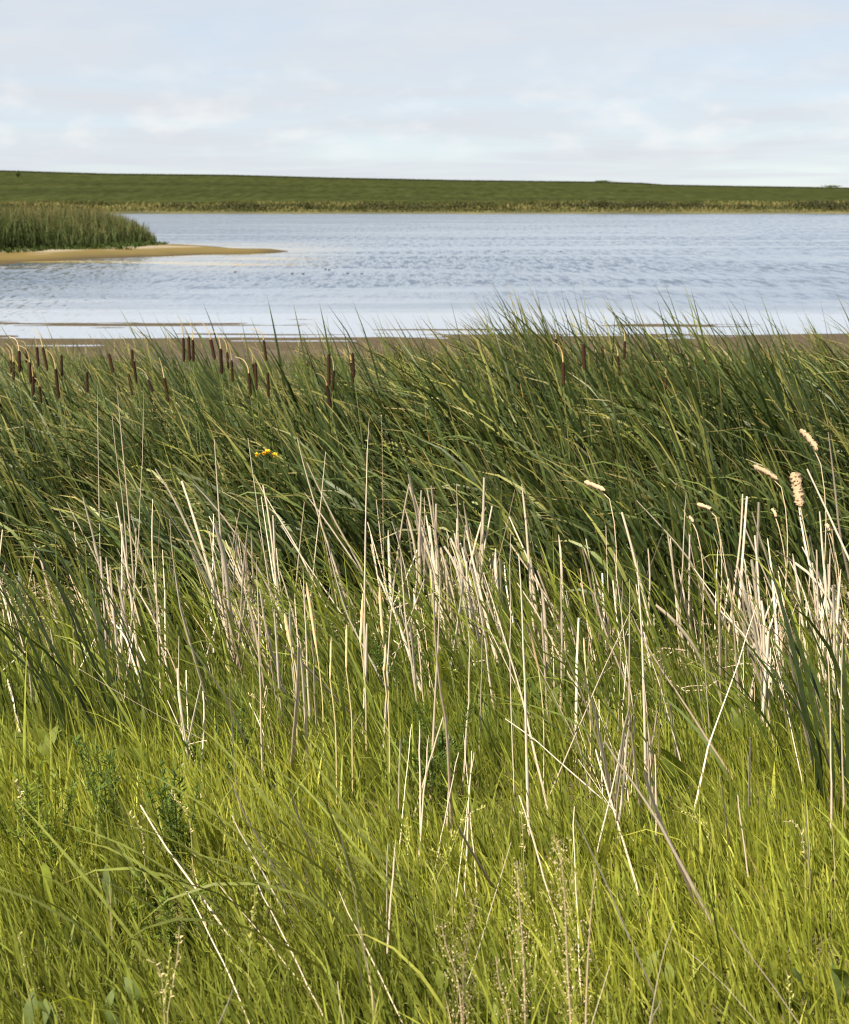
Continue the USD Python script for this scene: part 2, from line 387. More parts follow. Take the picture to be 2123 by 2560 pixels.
spit_mat = usdkit.material(stage, "/World/Looks/sand", {
    "geo": ("geometry", {}), "xyz": ("separate_xyz", {}),
    "mp": ("mapping", {"scale": (0.25, 0.12, 1.0)}), "n": ("noise_texture", {"scale": 1.0, "detail": 5.0, "roughness": 0.6}),
    "w": ("math", {"math_type": "multiply_add", "value2": 0.3, "value3": -0.15}), "h": ("math", {"math_type": "add"}),
    "q": ("map_range", {"from_min": -0.1, "from_max": 0.4, "to_min": 0.0, "to_max": 1.0, "clamp": True}),
    "r": ("rgb_ramp", {"ramp": [(0.0, (0.028, 0.02, 0.006)), (0.26, (0.04, 0.027, 0.007)), (0.45, (0.07, 0.05, 0.011)), (0.66, (0.088, 0.062, 0.014)), (0.78, (0.145, 0.118, 0.08)), (0.85, (0.165, 0.14, 0.10)), (1.0, (0.10, 0.08, 0.04))]}),
    "p": ("principled_bsdf", {"roughness": 0.85, "specular_ior_level": 0.2}),
}, [("geo.position", "xyz.vector"), ("geo.position", "mp.vector"), ("mp.vector", "n.vector"), ("n.fac", "w.value1"), ("w.value", "h.value1"), ("xyz.z", "h.value2"), ("h.value", "q.value"), ("q.result", "r.fac"), ("r.color", "p.base_color")], surface="p.BSDF")
v, f, n = grid_mesh(np.linspace(-62, -2, 200), np.linspace(76, 128, 180), spit_z)
tag(put("sand_spit", v, f, spit_mat, nrm=n), "low sand spit with ochre wet margin reaching into the lake", kind="structure")


def far_z(x, y):
    p = np.stack([x, y, 0 * x], -1)
    z = np.interp(y, [350, 372, 375, 379, 386, 402, 432, 470], [-0.5, -0.05, 0.25, 0.5, 0.7, 1.1, 2.0, 2.6])
    return z + (fbm(p * [0.03, 0.06, 0] + 3, 3, 8) - 0.5) * 0.5 * np.clip((y - 372) / 8, 0, 1)


shore_mat = earth_mat("far_shore", [(0.3, (0.035, 0.035, 0.012)), (0.5, (0.055, 0.05, 0.018)), (0.68, (0.09, 0.08, 0.03))], (0.05, 0.12, 0.1), fine=0.8)
v, f, n = grid_mesh(np.linspace(-500, 500, 260), np.linspace(350, 440, 60), far_z)
tag(put("far_shore", v, f, shore_mat, nrm=n), "low grassy far bank along the waterline", kind="structure")

CREST_U = [-1500, -300, 0, 300, 600, 850, 1150, 1500, 1590, 1640, 1800, 2123, 2600, 3800]
CREST_V = [421, 424, 427, 436, 439, 446, 452, 456, 459, 463, 466, 471, 474, 478]


def hill_z(x, y):
    Y0 = 700.0
    u = 1061.5 + F * x / np.maximum(y, 100) * 0.985
    crest = EYE + Y0 * (np.interp(u, CREST_U, CREST_V) * -1 + 500) / F * 0.985
    s = np.clip((y - 430) / (Y0 - 430), 0, 1)
    up = 1.9 + (crest - 1.9) * (s * 0.55 + 0.45 * np.sin(s * np.pi / 2) ** 1.2)
    down = np.clip((y - Y0) / 700, 0, 1)
    return up - down * 4.0


field_mat = usdkit.material(stage, "/World/Looks/crop_field", {
    "geo": ("geometry", {}),
    "m1": ("mapping", {"scale": (0.006, 0.035, 0.02)}), "n1": ("noise_texture", {"scale": 1.0, "detail": 5.0, "roughness": 0.6}),
    "m2": ("mapping", {"scale": (0.35, 0.06, 1.0)}), "n2": ("noise_texture", {"scale": 1.0, "detail": 4.0, "roughness": 0.75}),
    "r": ("rgb_ramp", {"ramp": [(0.3, (0.019, 0.0235, 0.0085)), (0.7, (0.028, 0.033, 0.0115))]}),
    "v": ("map_range", {"from_min": 0.3, "from_max": 0.7, "to_min": 0.6, "to_max": 1.4}),
    "c": ("mix", {"mix_type": "multiply", "fac": 1.0}),
    "p": ("principled_bsdf", {"roughness": 1.0, "specular_ior_level": 0.0}),
}, [("geo.position", "m1.vector"), ("geo.position", "m2.vector"), ("m1.vector", "n1.vector"), ("m2.vector", "n2.vector"), ("n1.fac", "r.fac"), ("n2.fac", "v.value"), ("r.color", "c.color1"), ("v.result", "c.color2"), ("c.color", "p.base_color")], surface="p.BSDF")
v, f, n = grid_mesh(np.linspace(-900, 900, 260), np.concatenate([np.linspace(434, 720, 60), np.linspace(740, 4000, 14)]), hill_z)
tag(put("hill", v, f, field_mat, nrm=n), "long gentle hill under a dark green crop", kind="structure")

# ------------------------------------------------------------------ vegetation: palettes
U = lambda rng, a, b, n: rng.uniform(a, b, n)


def palette(rng, n, cols, jitter=0.16):
    """Mixed colours for n leaves from a list of linear colours, blended and varied."""
    cols = np.array(cols)
    a, b = cols[rng.integers(0, len(cols), n)], cols[rng.integers(0, len(cols), n)]
    t = rng.random((n, 1))
    return (a * t + b * (1 - t)) * np.exp(rng.normal(0, jitter, (n, 1)))


LIME = [(0.26, 0.275, 0.040), (0.22, 0.245, 0.036), (0.29, 0.295, 0.055), (0.17, 0.205, 0.03)]
MIDG = [(0.09, 0.115, 0.019), (0.066, 0.092, 0.017), (0.125, 0.148, 0.025)]
REED = [(0.026, 0.042, 0.011), (0.036, 0.053, 0.013), (0.055, 0.072, 0.017), (0.021, 0.034, 0.010)]
STRAW = [(0.385, 0.325, 0.235), (0.30, 0.235, 0.165), (0.48, 0.425, 0.335)]
WIND = math.radians(-90)                    # everything leans towards -x


def field_points(rng, y0, y1, per_m2, keep=None, margin=0.9):
    n = int(per_m2 * (y1 - y0) * 2 * (0.267 * y1 + margin))
    y = rng.uniform(y0, y1, n)
    x = rng.uniform(-1, 1, n) * (0.267 * y1 + margin)
    ok = np.abs(x) < 0.267 * y + margin
    x, y = x[ok], y[ok]
    if keep is not None:
        k = rng.random(len(x)) < keep(x, y)
        x, y = x[k], y[k]
    return np.stack([x, y, ground(x, y) - 0.01], -1)


def patch(x, y, s, seed):
    return fbm(np.stack([x * s, y * s, 0 * x], -1), 3, seed)


# meadow grass, in tufts
rng = np.random.default_rng(11)


def meadow(y0, y1, tufts_m2, per, hl, w):
    t = field_points(rng, y0, y1, tufts_m2, lambda x, y: np.clip((9.2 + 1.6 * (patch(x, y, 0.7, 2) - 0.5) * 2 - y) / 1.5, 0.0, 1))
    n = len(t)
    k = rng.integers(per // 2, per * 3 // 2, n)
    i = np.repeat(np.arange(n), k)
    m = len(i)
    b = t[i] + np.stack([rng.normal(0, 0.02, m), rng.normal(0, 0.02, m), 0 * i], -1)
    tall = 0.4 + 1.2 * patch(t[:, 0], t[:, 1], 1.8, 4)
    L = hl * tall[i] * np.exp(rng.normal(0, 0.28, m))
    tone = palette(rng, n, LIME, 0.1)
    dark = np.clip((patch(t[:, 0], t[:, 1], 1.4, 7) - 0.52) * 4, 0, 1)[:, None]
    far = np.clip((t[:, 1] - 4.5 + 1.2 * (patch(t[:, 0], t[:, 1], 0.9, 17) - 0.5)) / 1.9, 0, 1)[:, None] * 0.95
    tall = tall * np.where(rng.random(n) < 0.10, 1.7, 1)
    mixg = np.clip(dark * 0.6 + far, 0, 1)
    tone = tone * (1 - mixg) + palette(rng, n, MIDG, 0.1) * mixg
    c = tone[i] * np.exp(rng.normal(0, 0.14, (m, 1)))
    az = WIND + rng.normal(0, 0.9, m)
    lean = rng.normal(0.24, 0.2, m)
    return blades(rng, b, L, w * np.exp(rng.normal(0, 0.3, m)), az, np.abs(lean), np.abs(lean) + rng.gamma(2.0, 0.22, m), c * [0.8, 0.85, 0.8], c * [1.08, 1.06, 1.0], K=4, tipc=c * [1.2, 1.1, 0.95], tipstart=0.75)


g1 = meadow(2.0, 4.2, 620, 9, 0.16, 0.0047)
g2 = meadow(4.2, 6.2, 330, 8, 0.17, 0.0052)
g3 = meadow(6.2, 9.8, 120, 8, 0.17, 0.007)
tag(put_blades("grass", join([g1, g2, g3]), M_GRASS), "bright yellow green meadow grass covering the foreground", kind="stuff")

# longer sedge leaves among the dead stalks
rng = np.random.default_rng(12)
b = field_points(rng, 4.8, 9.4, 250, lambda x, y: np.clip((y - 4.4) / 1.6, 0, 1) * np.clip(0.15 + 1.9 * (patch(x, y, 0.9, 21) - 0.3), 0, 1))
m = len(b)
c = palette(rng, m, MIDG + [LIME[1]], 0.16)
lean = np.abs(rng.normal(0.3, 0.16, m))
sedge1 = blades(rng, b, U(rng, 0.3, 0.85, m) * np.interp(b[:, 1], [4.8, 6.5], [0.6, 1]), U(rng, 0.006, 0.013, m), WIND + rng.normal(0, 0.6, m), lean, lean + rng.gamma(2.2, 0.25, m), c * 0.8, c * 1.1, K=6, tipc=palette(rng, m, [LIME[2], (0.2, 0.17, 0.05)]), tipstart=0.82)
b = field_points(rng, 2.3, 5.0, 15)
m = len(b)
c = palette(rng, m, LIME + MIDG, 0.14)
lean = np.abs(rng.normal(0.4, 0.2, m))
sedge2 = blades(rng, b, U(rng, 0.22, 0.5, m), U(rng, 0.004, 0.0085, m), WIND + rng.normal(0, 0.7, m), lean, lean + rng.gamma(2.2, 0.25, m), c * 0.85, c * 1.1, K=6, tipc=palette(rng, m, [LIME[2], (0.3, 0.24, 0.09)]), tipstart=0.82)
b = field_points(rng, 2.2, 7.0, 40)                                # withered blades and thatch mixed in
m = len(b)
c = palette(rng, m, [(0.34, 0.27, 0.13), (0.24, 0.18, 0.08), (0.42, 0.36, 0.2)], 0.2)
lean = np.abs(rng.normal(0.5, 0.35, m))
sedge3 = blades(rng, b, U(rng, 0.08, 0.26, m), U(rng, 0.002, 0.0045, m), WIND + rng.normal(0, 1.4, m), lean, lean + rng.gamma(2, 0.3, m), c * 0.85, c * 1.1, K=4)
sedge = join([sedge1, sedge2, sedge3])
tag(put_blades("sedge", sedge, M_GRASS), "longer sedge leaves and withered blades scattered through grass and dead stalks", kind="stuff")

# the cattail bed


def bed_front(x):
    return 8.7 + 0.9 * (patch(x, 0 * x, 0.8, 33) - 0.5) * 2 - 1.1 * np.exp(-((x + 1.2) / 0.45) ** 2) + 1.2 * np.exp(-((x + 2.2) / 0.4) ** 2) + 0.6 * np.exp(-((x + 0.5) / 0.35) ** 2)


def bed_back(x, y):
    return 15.5 - 2.4 * np.exp(-((x + 0.35) / 0.7) ** 2)


def bed_height(x, y):
    h = np.interp(y, [6.5, 8.5, 10, 12, 14], [0.93, 0.97, 1.23, 1.63, 1.76])
    return h * (0.985 + 0.055 * np.clip((x + 0.5) / 1.0, -1, 1)) * (0.72 + 0.56 * patch(x, y, 1.5, 41))


def cattail_leaves(rng, base, H, spread=0.06, per=6):
    """Leaves of several shoots; base (n,3), H (n)."""
    n = len(base)
    i = np.repeat(np.arange(n), per)
    m = len(i)
    b = base[i] + np.stack([rng.normal(0, spread, m), rng.normal(0, spread, m), 0 * i], -1)
    gust = 0.17 + 0.5 * (patch(base[:, 0], base[:, 1], 0.55, 51) - 0.3)
    lean = np.abs(gust[i] * 0.8 + rng.normal(0.04, 0.11, m))
    c = palette(rng, n, REED, 0.12)[i] * np.exp(rng.normal(0, 0.18, (m, 1)))
    warm = rng.random((m, 1)) < 0.12
    c = np.where(warm, c * 0.4 + np.array([0.11, 0.11, 0.028]), c)
    tip = np.where(rng.random((m, 1)) < 0.5, np.array([0.28, 0.21, 0.075]), c * [2.3, 2.0, 1.2])
    bent = rng.gamma(2.6, 0.26, m) + (rng.random(m) < 0.4) * U(rng, 0.3, 1.1, m)
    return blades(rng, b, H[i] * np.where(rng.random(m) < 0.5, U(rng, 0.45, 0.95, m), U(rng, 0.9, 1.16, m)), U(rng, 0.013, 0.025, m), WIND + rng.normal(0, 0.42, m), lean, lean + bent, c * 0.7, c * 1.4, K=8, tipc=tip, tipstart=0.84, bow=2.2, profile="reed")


rng = np.random.default_rng(13)
b = field_points(rng, 6.6, 15.6, 78, lambda x, y: (y > bed_front(x)) * (y < bed_back(x, y)) * np.interp(y, [8, 10.5, 12], [0.62, 0.7, 1.0]) * np.clip(0.12 + 3.2 * (patch(x, y, 1.5, 61) - 0.34), 0, 1), margin=1.3)
bed = cattail_leaves(rng, b, bed_height(b[:, 0], b[:, 1]))
tag(put_blades("cattail_bed", bed, M_REED), "dense dark green cattail leaves bent left by the wind", kind="stuff")

# low green growth on the mud behind the cattails
rng = np.random.default_rng(14)
b = field_points(rng, 15.5, 34, 90, lambda x, y: np.clip((31 + 8 * (patch(x, y, 0.3, 71) - 0.5) - y) / 3, 0.04, 1), margin=2)
m = len(b)
c = palette(rng, m, [(0.085, 0.11, 0.035), (0.12, 0.13, 0.045), (0.07, 0.095, 0.03)])
c = np.where((b[:, 1:2] > 29.5) & (rng.random((m, 1)) < 0.5), np.array([0.24, 0.21, 0.10]), c)
lean = np.abs(rng.normal(0.2, 0.2, m))
tag(put_blades("marsh_grass", blades(rng, b, U(rng, 0.15, 0.5, m), U(rng, 0.012, 0.025, m), WIND + rng.normal(0, 1, m), lean, lean + 0.5, c, c * 1.2, K=3), M_GRASS), "short pale green marsh grass on the mud behind the cattails", kind="stuff")

# distant reed bed on the spit
rng = np.random.default_rng(15)
N = 60000
y = rng.uniform(84, 121, N); x = rng.uniform(-46, -15.5, N)
edge = -18.3 - 0.13 * np.abs(y - 107) ** 1.15 + 1.6 * (patch(x, y, 0.5, 81) - 0.5)
front = 91.5 + 2.5 * (patch(x, 0 * x, 0.35, 82) - 0.5) * 2 + 7.5 * np.clip((x + 24) / 6, 0, 1)
k = (x < edge) & (y > front)
x, y = x[k], y[k]
m = len(x)
b = np.stack([x, y, np.maximum(spit_z(x, y), 0) - 0.05], -1)
rise = np.clip((edge[k] - x) / 3.2, 0, 1) ** 0.5
Hh = (0.8 + 1.9 * rise) * (0.85 + 0.3 * patch(x, y, 0.45, 83)) * U(rng, 0.85, 1.03, m)
c = palette(rng, m, [(0.046, 0.063, 0.022), (0.06, 0.078, 0.026), (0.038, 0.054, 0.02)], 0.2)
plume = np.where(rng.random((m, 1)) < 0.6, np.array([0.17, 0.13, 0.06]), c * 1.15)
lean = np.abs(rng.normal(0.16, 0.16, m))
Hh = Hh * np.where(rng.random(m) < 0.35, U(rng, 0.4, 0.9, m), 1)
tag(put_blades("reed_bed", blades(rng, b, Hh, U(rng, 0.03, 0.075, m), WIND + rng.normal(0, 1.2, m), lean, lean + rng.gamma(2, 0.22, m), c * 0.9, c * 1.1, K=4, tipc=plume, tipstart=0.7), M_MATTE), "tall distant reed bed with tan plumes on the sand spit", kind="stuff")
N = 22000
x = rng.uniform(-46, -17.3, N); y = rng.uniform(83, 116, N)
k = (spit_z(x, y) > 0.16 + 0.1 * (patch(x, y, 0.3, 85) - 0.5)) & (y > 87 + 9 * np.clip((x + 25) / 8, 0, 1) + 3 * (patch(x, y, 0.4, 86) - 0.5))
x, y = x[k], y[k]; m = len(x)
b = np.stack([x, y, spit_z(x, y) - 0.02], -1)
c = palette(rng, m, [(0.03, 0.045, 0.010), (0.024, 0.038, 0.009)])
tag(put_blades("spit_grass", blades(rng, b, U(rng, 0.12, 0.4, m), U(rng, 0.05, 0.1, m), U(rng, -3, 3, m), U(rng, 0.2, 0.8, m), U(rng, 0.6, 1.3, m), c, c * 1.1, K=2), M_MATTE), "short green turf fringing the reed bed on the spit", kind="stuff")

# far bank: tufts, and a darker scrub
rng = np.random.default_rng(16)
N = 24000
x = rng.uniform(-130, 130, N); y = rng.uniform(377, 432, N)
b = np.stack([x, y, far_z(x, y) - 0.05], -1)
pt = patch(x * 0.5, y, 0.12, 91)
pt2 = patch(x, y, 0.03, 92)
tan = ((pt + 0.25 * (pt2 - 0.5) * np.sign(-x + 20) > 0.54) & (y > 386) | (y > 378.5) & (y <= 385) & (pt > 0.42))[:, None]
c = np.where(tan, palette(rng, N, [(0.135, 0.118, 0.048), (0.095, 0.095, 0.033)]), palette(rng, N, [(0.05, 0.06, 0.016), (0.04, 0.048, 0.016), (0.065, 0.055, 0.022)]))
Hh = U(rng, 0.5, 1.0, N) * (0.7 + 1.0 * patch(x, y, 0.1, 93)) * np.interp(y, [377, 385, 388, 400, 432], [0.35, 0.45, 0.9, 1.3, 1.0])
tag(put_blades("bank_grass", blades(rng, b, Hh, U(rng, 0.2, 0.5, N), U(rng, -3, 3, N), U(rng, 0, 0.2, N), U(rng, 0.2, 0.8, N), c * 0.9, c * 1.1, K=3), M_MATTE), "rough tan and olive grass along the far bank", kind="stuff")
ss = []
for cx, cy, w, h, k in [(-44, 394, 10, 1.5, 200), (-30, 395, 7, 1.3, 130), (-12, 394, 9, 1.4, 200), (-2, 395, 5, 1.2, 90), (43, 393, 9, 1.9, 330), (54, 393, 10, 1.9, 330), (64, 394, 9, 1.6, 200), (33, 396, 8, 1.3, 130), (78, 395, 6, 1.2, 100), (96, 393, 9, 2.0, 300), (106, 393, 8, 1.8, 240), (10, 396, 9, 1.1, 120), (-60, 394, 7, 1.4, 120)]:
    k *= 5
    x = cx + rng.normal(0, w * 0.45, k); y = cy + rng.normal(0, 2.5, k)
    z = far_z(x, y) + rng.beta(1.5, 1.8, k) * h * np.exp(-((x - cx) / w) ** 2)
    c = palette(rng, k, [(0.024, 0.03, 0.013), (0.034, 0.038, 0.015), (0.04, 0.034, 0.018)], 0.2)
    ss.append(blades(rng, np.stack([x, y, z], -1), U(rng, 0.25, 0.6, k), U(rng, 0.15, 0.35, k), U(rng, -3, 3, k), U(rng, 0.2, 1.3, k), U(rng, 0.8, 1.6, k), c, c * 1.1, K=2))
tag(put_blades("far_scrub", join(ss), M_MATTE), "dark low scrub in a broken line along the far bank", kind="stuff")
# crop standing on the hill, thickest at the skyline
N = 50000
y = rng.uniform(655, 706, N); x = rng.uniform(-0.3, 0.3, N) * y
b = np.stack([x, y, hill_z(x, y) - 0.1], -1)
c = palette(rng, N, [(0.030, 0.036, 0.012), (0.026, 0.032, 0.010)], 0.05) * ((0.75 + 0.5 * patch(x * 0.4, y, 0.03, 95)) * np.interp(x, [-120, 40, 190], [1.05, 0.95, 0.78]))[:, None]
tag(put_blades("crop", blades(rng, b, U(rng, 0.25, 0.55, N), U(rng, 0.3, 0.6, N), U(rng, -3, 3, N), U(rng, 0.2, 0.8, N), U(rng, 0.6, 1.4, N), c, c * 1.1, K=1), M_MATTE), "green crop plants roughening the hill and its skyline", kind="stuff")

# ------------------------------------------------------------------ counted plants
ORD = "first second third fourth fifth sixth seventh eighth ninth tenth eleventh twelfth thirteenth fourteenth fifteenth sixteenth seventeenth eighteenth nineteenth twentieth".split()
for tens in ("twenty", "thirty", "forty", "fifty"):
    ORD += [tens + "-" + o for o in ORD[:9]] + [{"twenty": "thirtieth", "thirty": "fortieth", "forty": "fiftieth", "fifty": "sixtieth"}[tens]]


def nth(k, n):
    """Where the k-th of n stands, counted from the left."""
    return "leftmost" if k == 0 and n > 1 else "rightmost" if k == n - 1 and n > 1 else ORD[k] + " from the left"


CROP = {"3": (0, 780), "4": (708, 780), "5": (1416, 780), "6": (0, 1350), "7": (708, 1350), "8": (1416, 1350), "B": (0, 1940), "C": (708, 1940), "D": (1416, 1940)}
Q = 0.4064


def px(crop, x, y):
    return CROP[crop][0] + x * Q, CROP[crop][1] + y * Q


rng = np.random.default_rng(21)


def stand(points, above=0.22, dy=0.0):
    """Pixels from tip to foot -> points in the scene from tip to foot, standing where the foot shows, plus the depth."""
    foot = hit(*points[-1], above)
    Y = foot[1]
    limit = float(bed_front(np.array([foot[0]]))[0])
    if Y > limit - 0.1:
        Y = limit - rng.uniform(0.05, 0.7)
    n = len(points)
    return [at_y(u, v, Y + dy * (1 - i / max(n - 1, 1))) for i, (u, v) in enumerate(points)], Y


# pale dead stalks: crop, width, then points from the tip down
DEAD = """
3,11 600,445 606,900 612,1300 625,1820|3,10 717,455 750,800 785,1150 840,1900|3,11 882,480 878,830 855,1350 770,2320|3,6 690,640 725,950 765,1250 800,1850
3,13 335,1155 440,1380 560,1600 640,1800|3,12 410,1170 500,1340 610,1560 720,1850|3,16 1045,1275 1100,1770 1190,2110 1235,2260|3,18 955,965 1110,1230 1335,1740 1440,1990
3,15 1118,1040 1165,1180 1225,1370 1300,1640|3,13 1175,1040 1380,1270 1560,1530 1700,1790|3,14 1680,1250 1690,1500 1700,1780|3,11 1560,1000 1680,1210 1800,1400 1900,1600
3,12 940,1150 935,1400 985,1960|3,13 1025,1230 1210,1520 1350,1790|3,14 760,1375 765,1550 768,1760|3,13 205,1410 250,1520 300,1720
6,14 -20,180 35,400 80,570|6,13 40,305 95,480 145,665|6,16 165,685 180,800 195,950|6,17 45,850 55,900 75,960
6,15 720,50 860,330 960,520 1012,720|6,14 905,275 940,430 990,600|6,14 957,130 968,500 985,850|6,17 1102,590 1102,880 1142,1235
6,13 1090,790 1100,950 1120,1130|6,15 1146,800 1148,950 1155,1100|6,13 1240,870 1200,1040 1160,1230|6,11 1248,930 1255,1080 1250,1220
6,13 1128,600 1420,1040 1512,1245|6,12 1345,470 1320,560 1293,650|6,20 1482,0 1520,150 1548,540|6,12 1578,110 1595,650 1612,1310
6,20 1672,80 1705,260 1745,560|6,16 1700,50 1722,260 1760,520|6,10 1030,985 1070,1080 1112,1170|6,6 1415,860 1425,1150 1455,1490
6,14 620,100 640,400 655,700|6,15 680,180 700,450 730,800|6,12 1000,60 1012,300 1020,700|6,14 690,500 780,620 830,780
6,13 1600,300 1650,600 1740,900|6,11 1660,770 1690,850 1742,920|6,13 790,520 830,620 870,700|6,12 560,330 590,470 650,700
4,15 530,650 505,1300 500,2370|4,20 1237,1018 1230,1250 1225,1540|4,13 1468,1058 1490,1250 1520,1660|4,19 773,1058 830,1250 900,1500
4,9 775,1062 740,1250 700,1530|4,16 912,1068 922,1180 945,1420|4,13 868,1195 890,1320 912,1480|4,22 815,1280 850,1400 895,1540
4,19 942,1180 940,1350 948,1580|4,12 85,770 180,1130 320,1560|4,14 145,925 300,1250 470,1560 550,1720|4,12 130,1110 280,1310 430,1530
4,14 -10,1310 55,1420 125,1520|4,6 965,930 1050,1150 1180,1480|4,17 702,1335 715,1430 735,1560|4,13 1070,1270 1068,1400 1075,1560
4,15 1110,1365 1120,1450 1130,1560|4,24 990,1440 1060,1560 1150,1960|4,17 1030,1390 1070,1480 1110,1640|4,20 1308,1455 1305,1540 1312,1640
4,13 1335,1520 1340,1650 1345,1760|4,18 1695,1370 1710,1540 1722,1820|4,10 262,860 230,1200 190,1560|4,11 640,1130 660,1240 690,1350
7,15 270,0 340,290 400,470 582,812|7,15 -20,190 60,450 125,720|7,15 122,170 140,600 160,1030|7,16 170,560 190,800 200,1050
7,13 516,515 510,760 500,985|7,14 690,200 650,640 630,1045|7,17 722,60 755,500 805,860|7,14 966,215 945,800 922,1255
7,16 922,200 950,800 1005,1140 1022,1490|7,8 1222,210 1000,300 740,400|7,9 870,240 780,480 690,715|7,9 895,515 800,600 690,690
7,22 1050,100 1100,330 1150,620|7,18 1090,20 1150,260 1205,520|7,15 1150,150 1195,300 1240,480|7,13 1185,60 1225,200 1290,420
7,16 1232,200 1345,560 1480,1010 1560,1360|7,13 1260,390 1330,560 1392,700|7,11 1402,-40 1395,650 1412,1310|7,15 1450,85 1480,700 1502,1490
7,13 1440,265 1590,500 1735,790|7,13 1440,510 1580,790 1742,1115|7,22 1520,110 1530,230 1545,355|7,12 1708,450 1715,600 1728,760
7,13 1142,560 1145,900 1125,1210|7,11 1228,440 1220,800 1210,1210|7,13 620,640 630,850 640,1060|7,16 840,1110 840,1300 842,1500
7,11 790,1135 780,1240 768,1360|7,11 895,1200 882,1350 870,1510|7,15 1020,1190 1022,1330 1018,1480|7,12 985,1090 950,1200 918,1310
7,11 1160,1300 1155,1390 1150,1490|7,12 -10,640 160,800 362,1015|7,10 1365,1100 1550,1230 1742,1400|7,14 880,30 960,330 1000,560
7,18 940,60 950,260 935,520|7,14 1000,120 1010,300 1020,560|7,16 1130,130 1140,330 1165,600|7,12 830,600 838,700 850,840
7,13 780,520 800,700 815,860|7,13 640,370 720,470 830,620|7,12 720,380 760,560 800,640|7,14 40,400 50,620 70,900
7,10 1110,1190 1120,1300 1130,1420|7,10 720,1220 718,1320 715,1440|7,10 1175,1310 1165,1400 1155,1480|7,11 1080,1310 1060,1400 1040,1500
5,16 342,1232 390,1400 450,1640|5,13 432,1160 600,1340 740,1500 835,1670|5,19 738,1110 722,1400 705,1800|5,26 1085,1120 1070,1400 1035,1690
5,14 1112,1135 1100,1300 1088,1480|5,15 1185,1170 1178,1400 1170,1600|5,13 1143,1232 1190,1380 1250,1560|5,15 1612,740 1650,1050 1690,1400 1742,1640
5,12 1482,965 1620,1260 1740,1520|5,12 1430,1160 1460,1380 1500,1560|5,11 590,1370 560,1450 520,1560|5,14 620,1350 640,1450 660,1600
8,15 0,450 75,620 155,790|8,17 97,45 125,160 152,290|8,14 110,50 150,150 185,260|8,14 222,205 226,320 232,470
8,11 295,80 340,480 400,960|8,12 390,240 388,700 385,1170|8,19 436,130 460,480 485,1230|8,19 504,55 515,260 500,560
8,24 550,400 700,540 790,660 872,810|8,11 430,362 230,800 0,1335|8,13 1172,400 1000,920 880,1250 840,1425|8,15 400,450 530,710 700,970 882,1250
8,13 462,580 560,850 662,1215|8,10 840,280 850,700 882,1210|8,15 942,450 945,680 950,910|8,13 1008,250 1035,600 1062,970
8,13 948,440 1100,600 1250,900|8,14 1092,108 1130,300 1162,500|8,19 1140,120 1165,300 1190,560|8,16 1160,-30 1175,150 1185,320
8,20 1180,480 1195,700 1205,950|8,22 1215,530 1220,740 1240,980|8,18 1245,560 1230,780 1215,980|8,14 1165,470 1175,640 1170,800
8,12 1195,0 1240,130 1282,290|8,12 1293,300 1250,410 1198,540|8,15 1258,600 1340,960 1412,1300|8,13 1370,690 1410,880 1462,1140
8,24 1375,130 1480,380 1580,830|8,22 1405,140 1560,280 1670,470 1760,640|8,13 1482,400 1560,550 1642,710|8,9 1290,68 1340,95 1390,130
8,18 1540,60 1545,300 1550,600|8,18 1590,180 1600,420 1640,800|8,20 1640,280 1650,520 1645,860|8,16 1670,560 1670,720 1660,900
8,17 1600,310 1575,520 1560,760|8,15 1515,140 1530,350 1545,560|8,16 1690,180 1670,420 1660,640|8,13 1612,740 1625,1100 1630,1500
8,15 1705,510 1690,1050 1705,1500|8,13 1130,1215 1130,1360 1128,1530|8,21 235,1235 380,1450 560,1720 720,2020|8,20 478,1425 560,1680 680,1960
8,16 330,1290 300,1450 270,1580|8,18 360,1190 345,1350 320,1590|8,15 385,1150 370,1300 345,1560|8,13 420,1090 410,1250 385,1440
8,14 500,1240 505,1360 515,1530|8,13 545,1320 548,1450 550,1580|8,13 1480,1160 1510,1260 1542,1380|8,12 58,960 85,1050 112,1140
8,12 1520,900 1560,1100 1600,1300|8,11 1310,320 1280,450 1230,600|8,14 1300,700 1320,850 1340,1000|8,12 640,1000 650,1110 662,1210
8,12 560,1030 545,1150 522,1290|8,14 690,180 715,290 735,400|8,13 640,-10 660,180 672,340|8,12 920,180 935,330 940,470
8,12 1000,240 980,400 960,540|8,11 790,820 820,960 838,1100|8,11 1420,800 1440,960 1470,1130|8,12 170,320 260,620 330,790
B,16 864,180 1010,420 1155,625|B,14 1405,10 1540,300 1690,570|B,9 1425,240 1530,440 1625,610|B,9 1140,425 1210,500 1285,590
B,9 1440,1300 1395,1420 1345,1540|B,12 1120,670 1130,685 1150,710|B,9 1540,560 1560,620 1595,690|B,8 1690,640 1710,700 1740,780
C,9 320,235 410,600 470,940 532,1245|C,14 1068,290 1130,410 1212,550|C,12 1452,120 1500,260 1568,495|C,12 692,395 680,560 662,775
C,8 645,420 642,540 640,660|C,9 1402,410 1360,560 1308,725|C,9 448,1040 460,1140 472,1230|C,7 335,1265 350,1400 370,1520
C,11 30,70 75,190 130,345|C,10 345,710 370,780 405,850|D,10 1055,118 1065,200 1078,300|D,10 948,5 965,130 982,270
D,8 665,900 590,1130 510,1525|D,7 1010,930 1180,1170 1355,1415|D,5 640,1000 880,1190 1105,1440|D,6 267,1165 220,1320 160,1510
D,8 590,1365 550,1450 520,1530|D,10 60,270 240,650 405,1030|D,12 50,190 42,310 48,440|D,7 88,890 100,960 128,1025
D,9 1470,160 1480,330 1492,490
"""
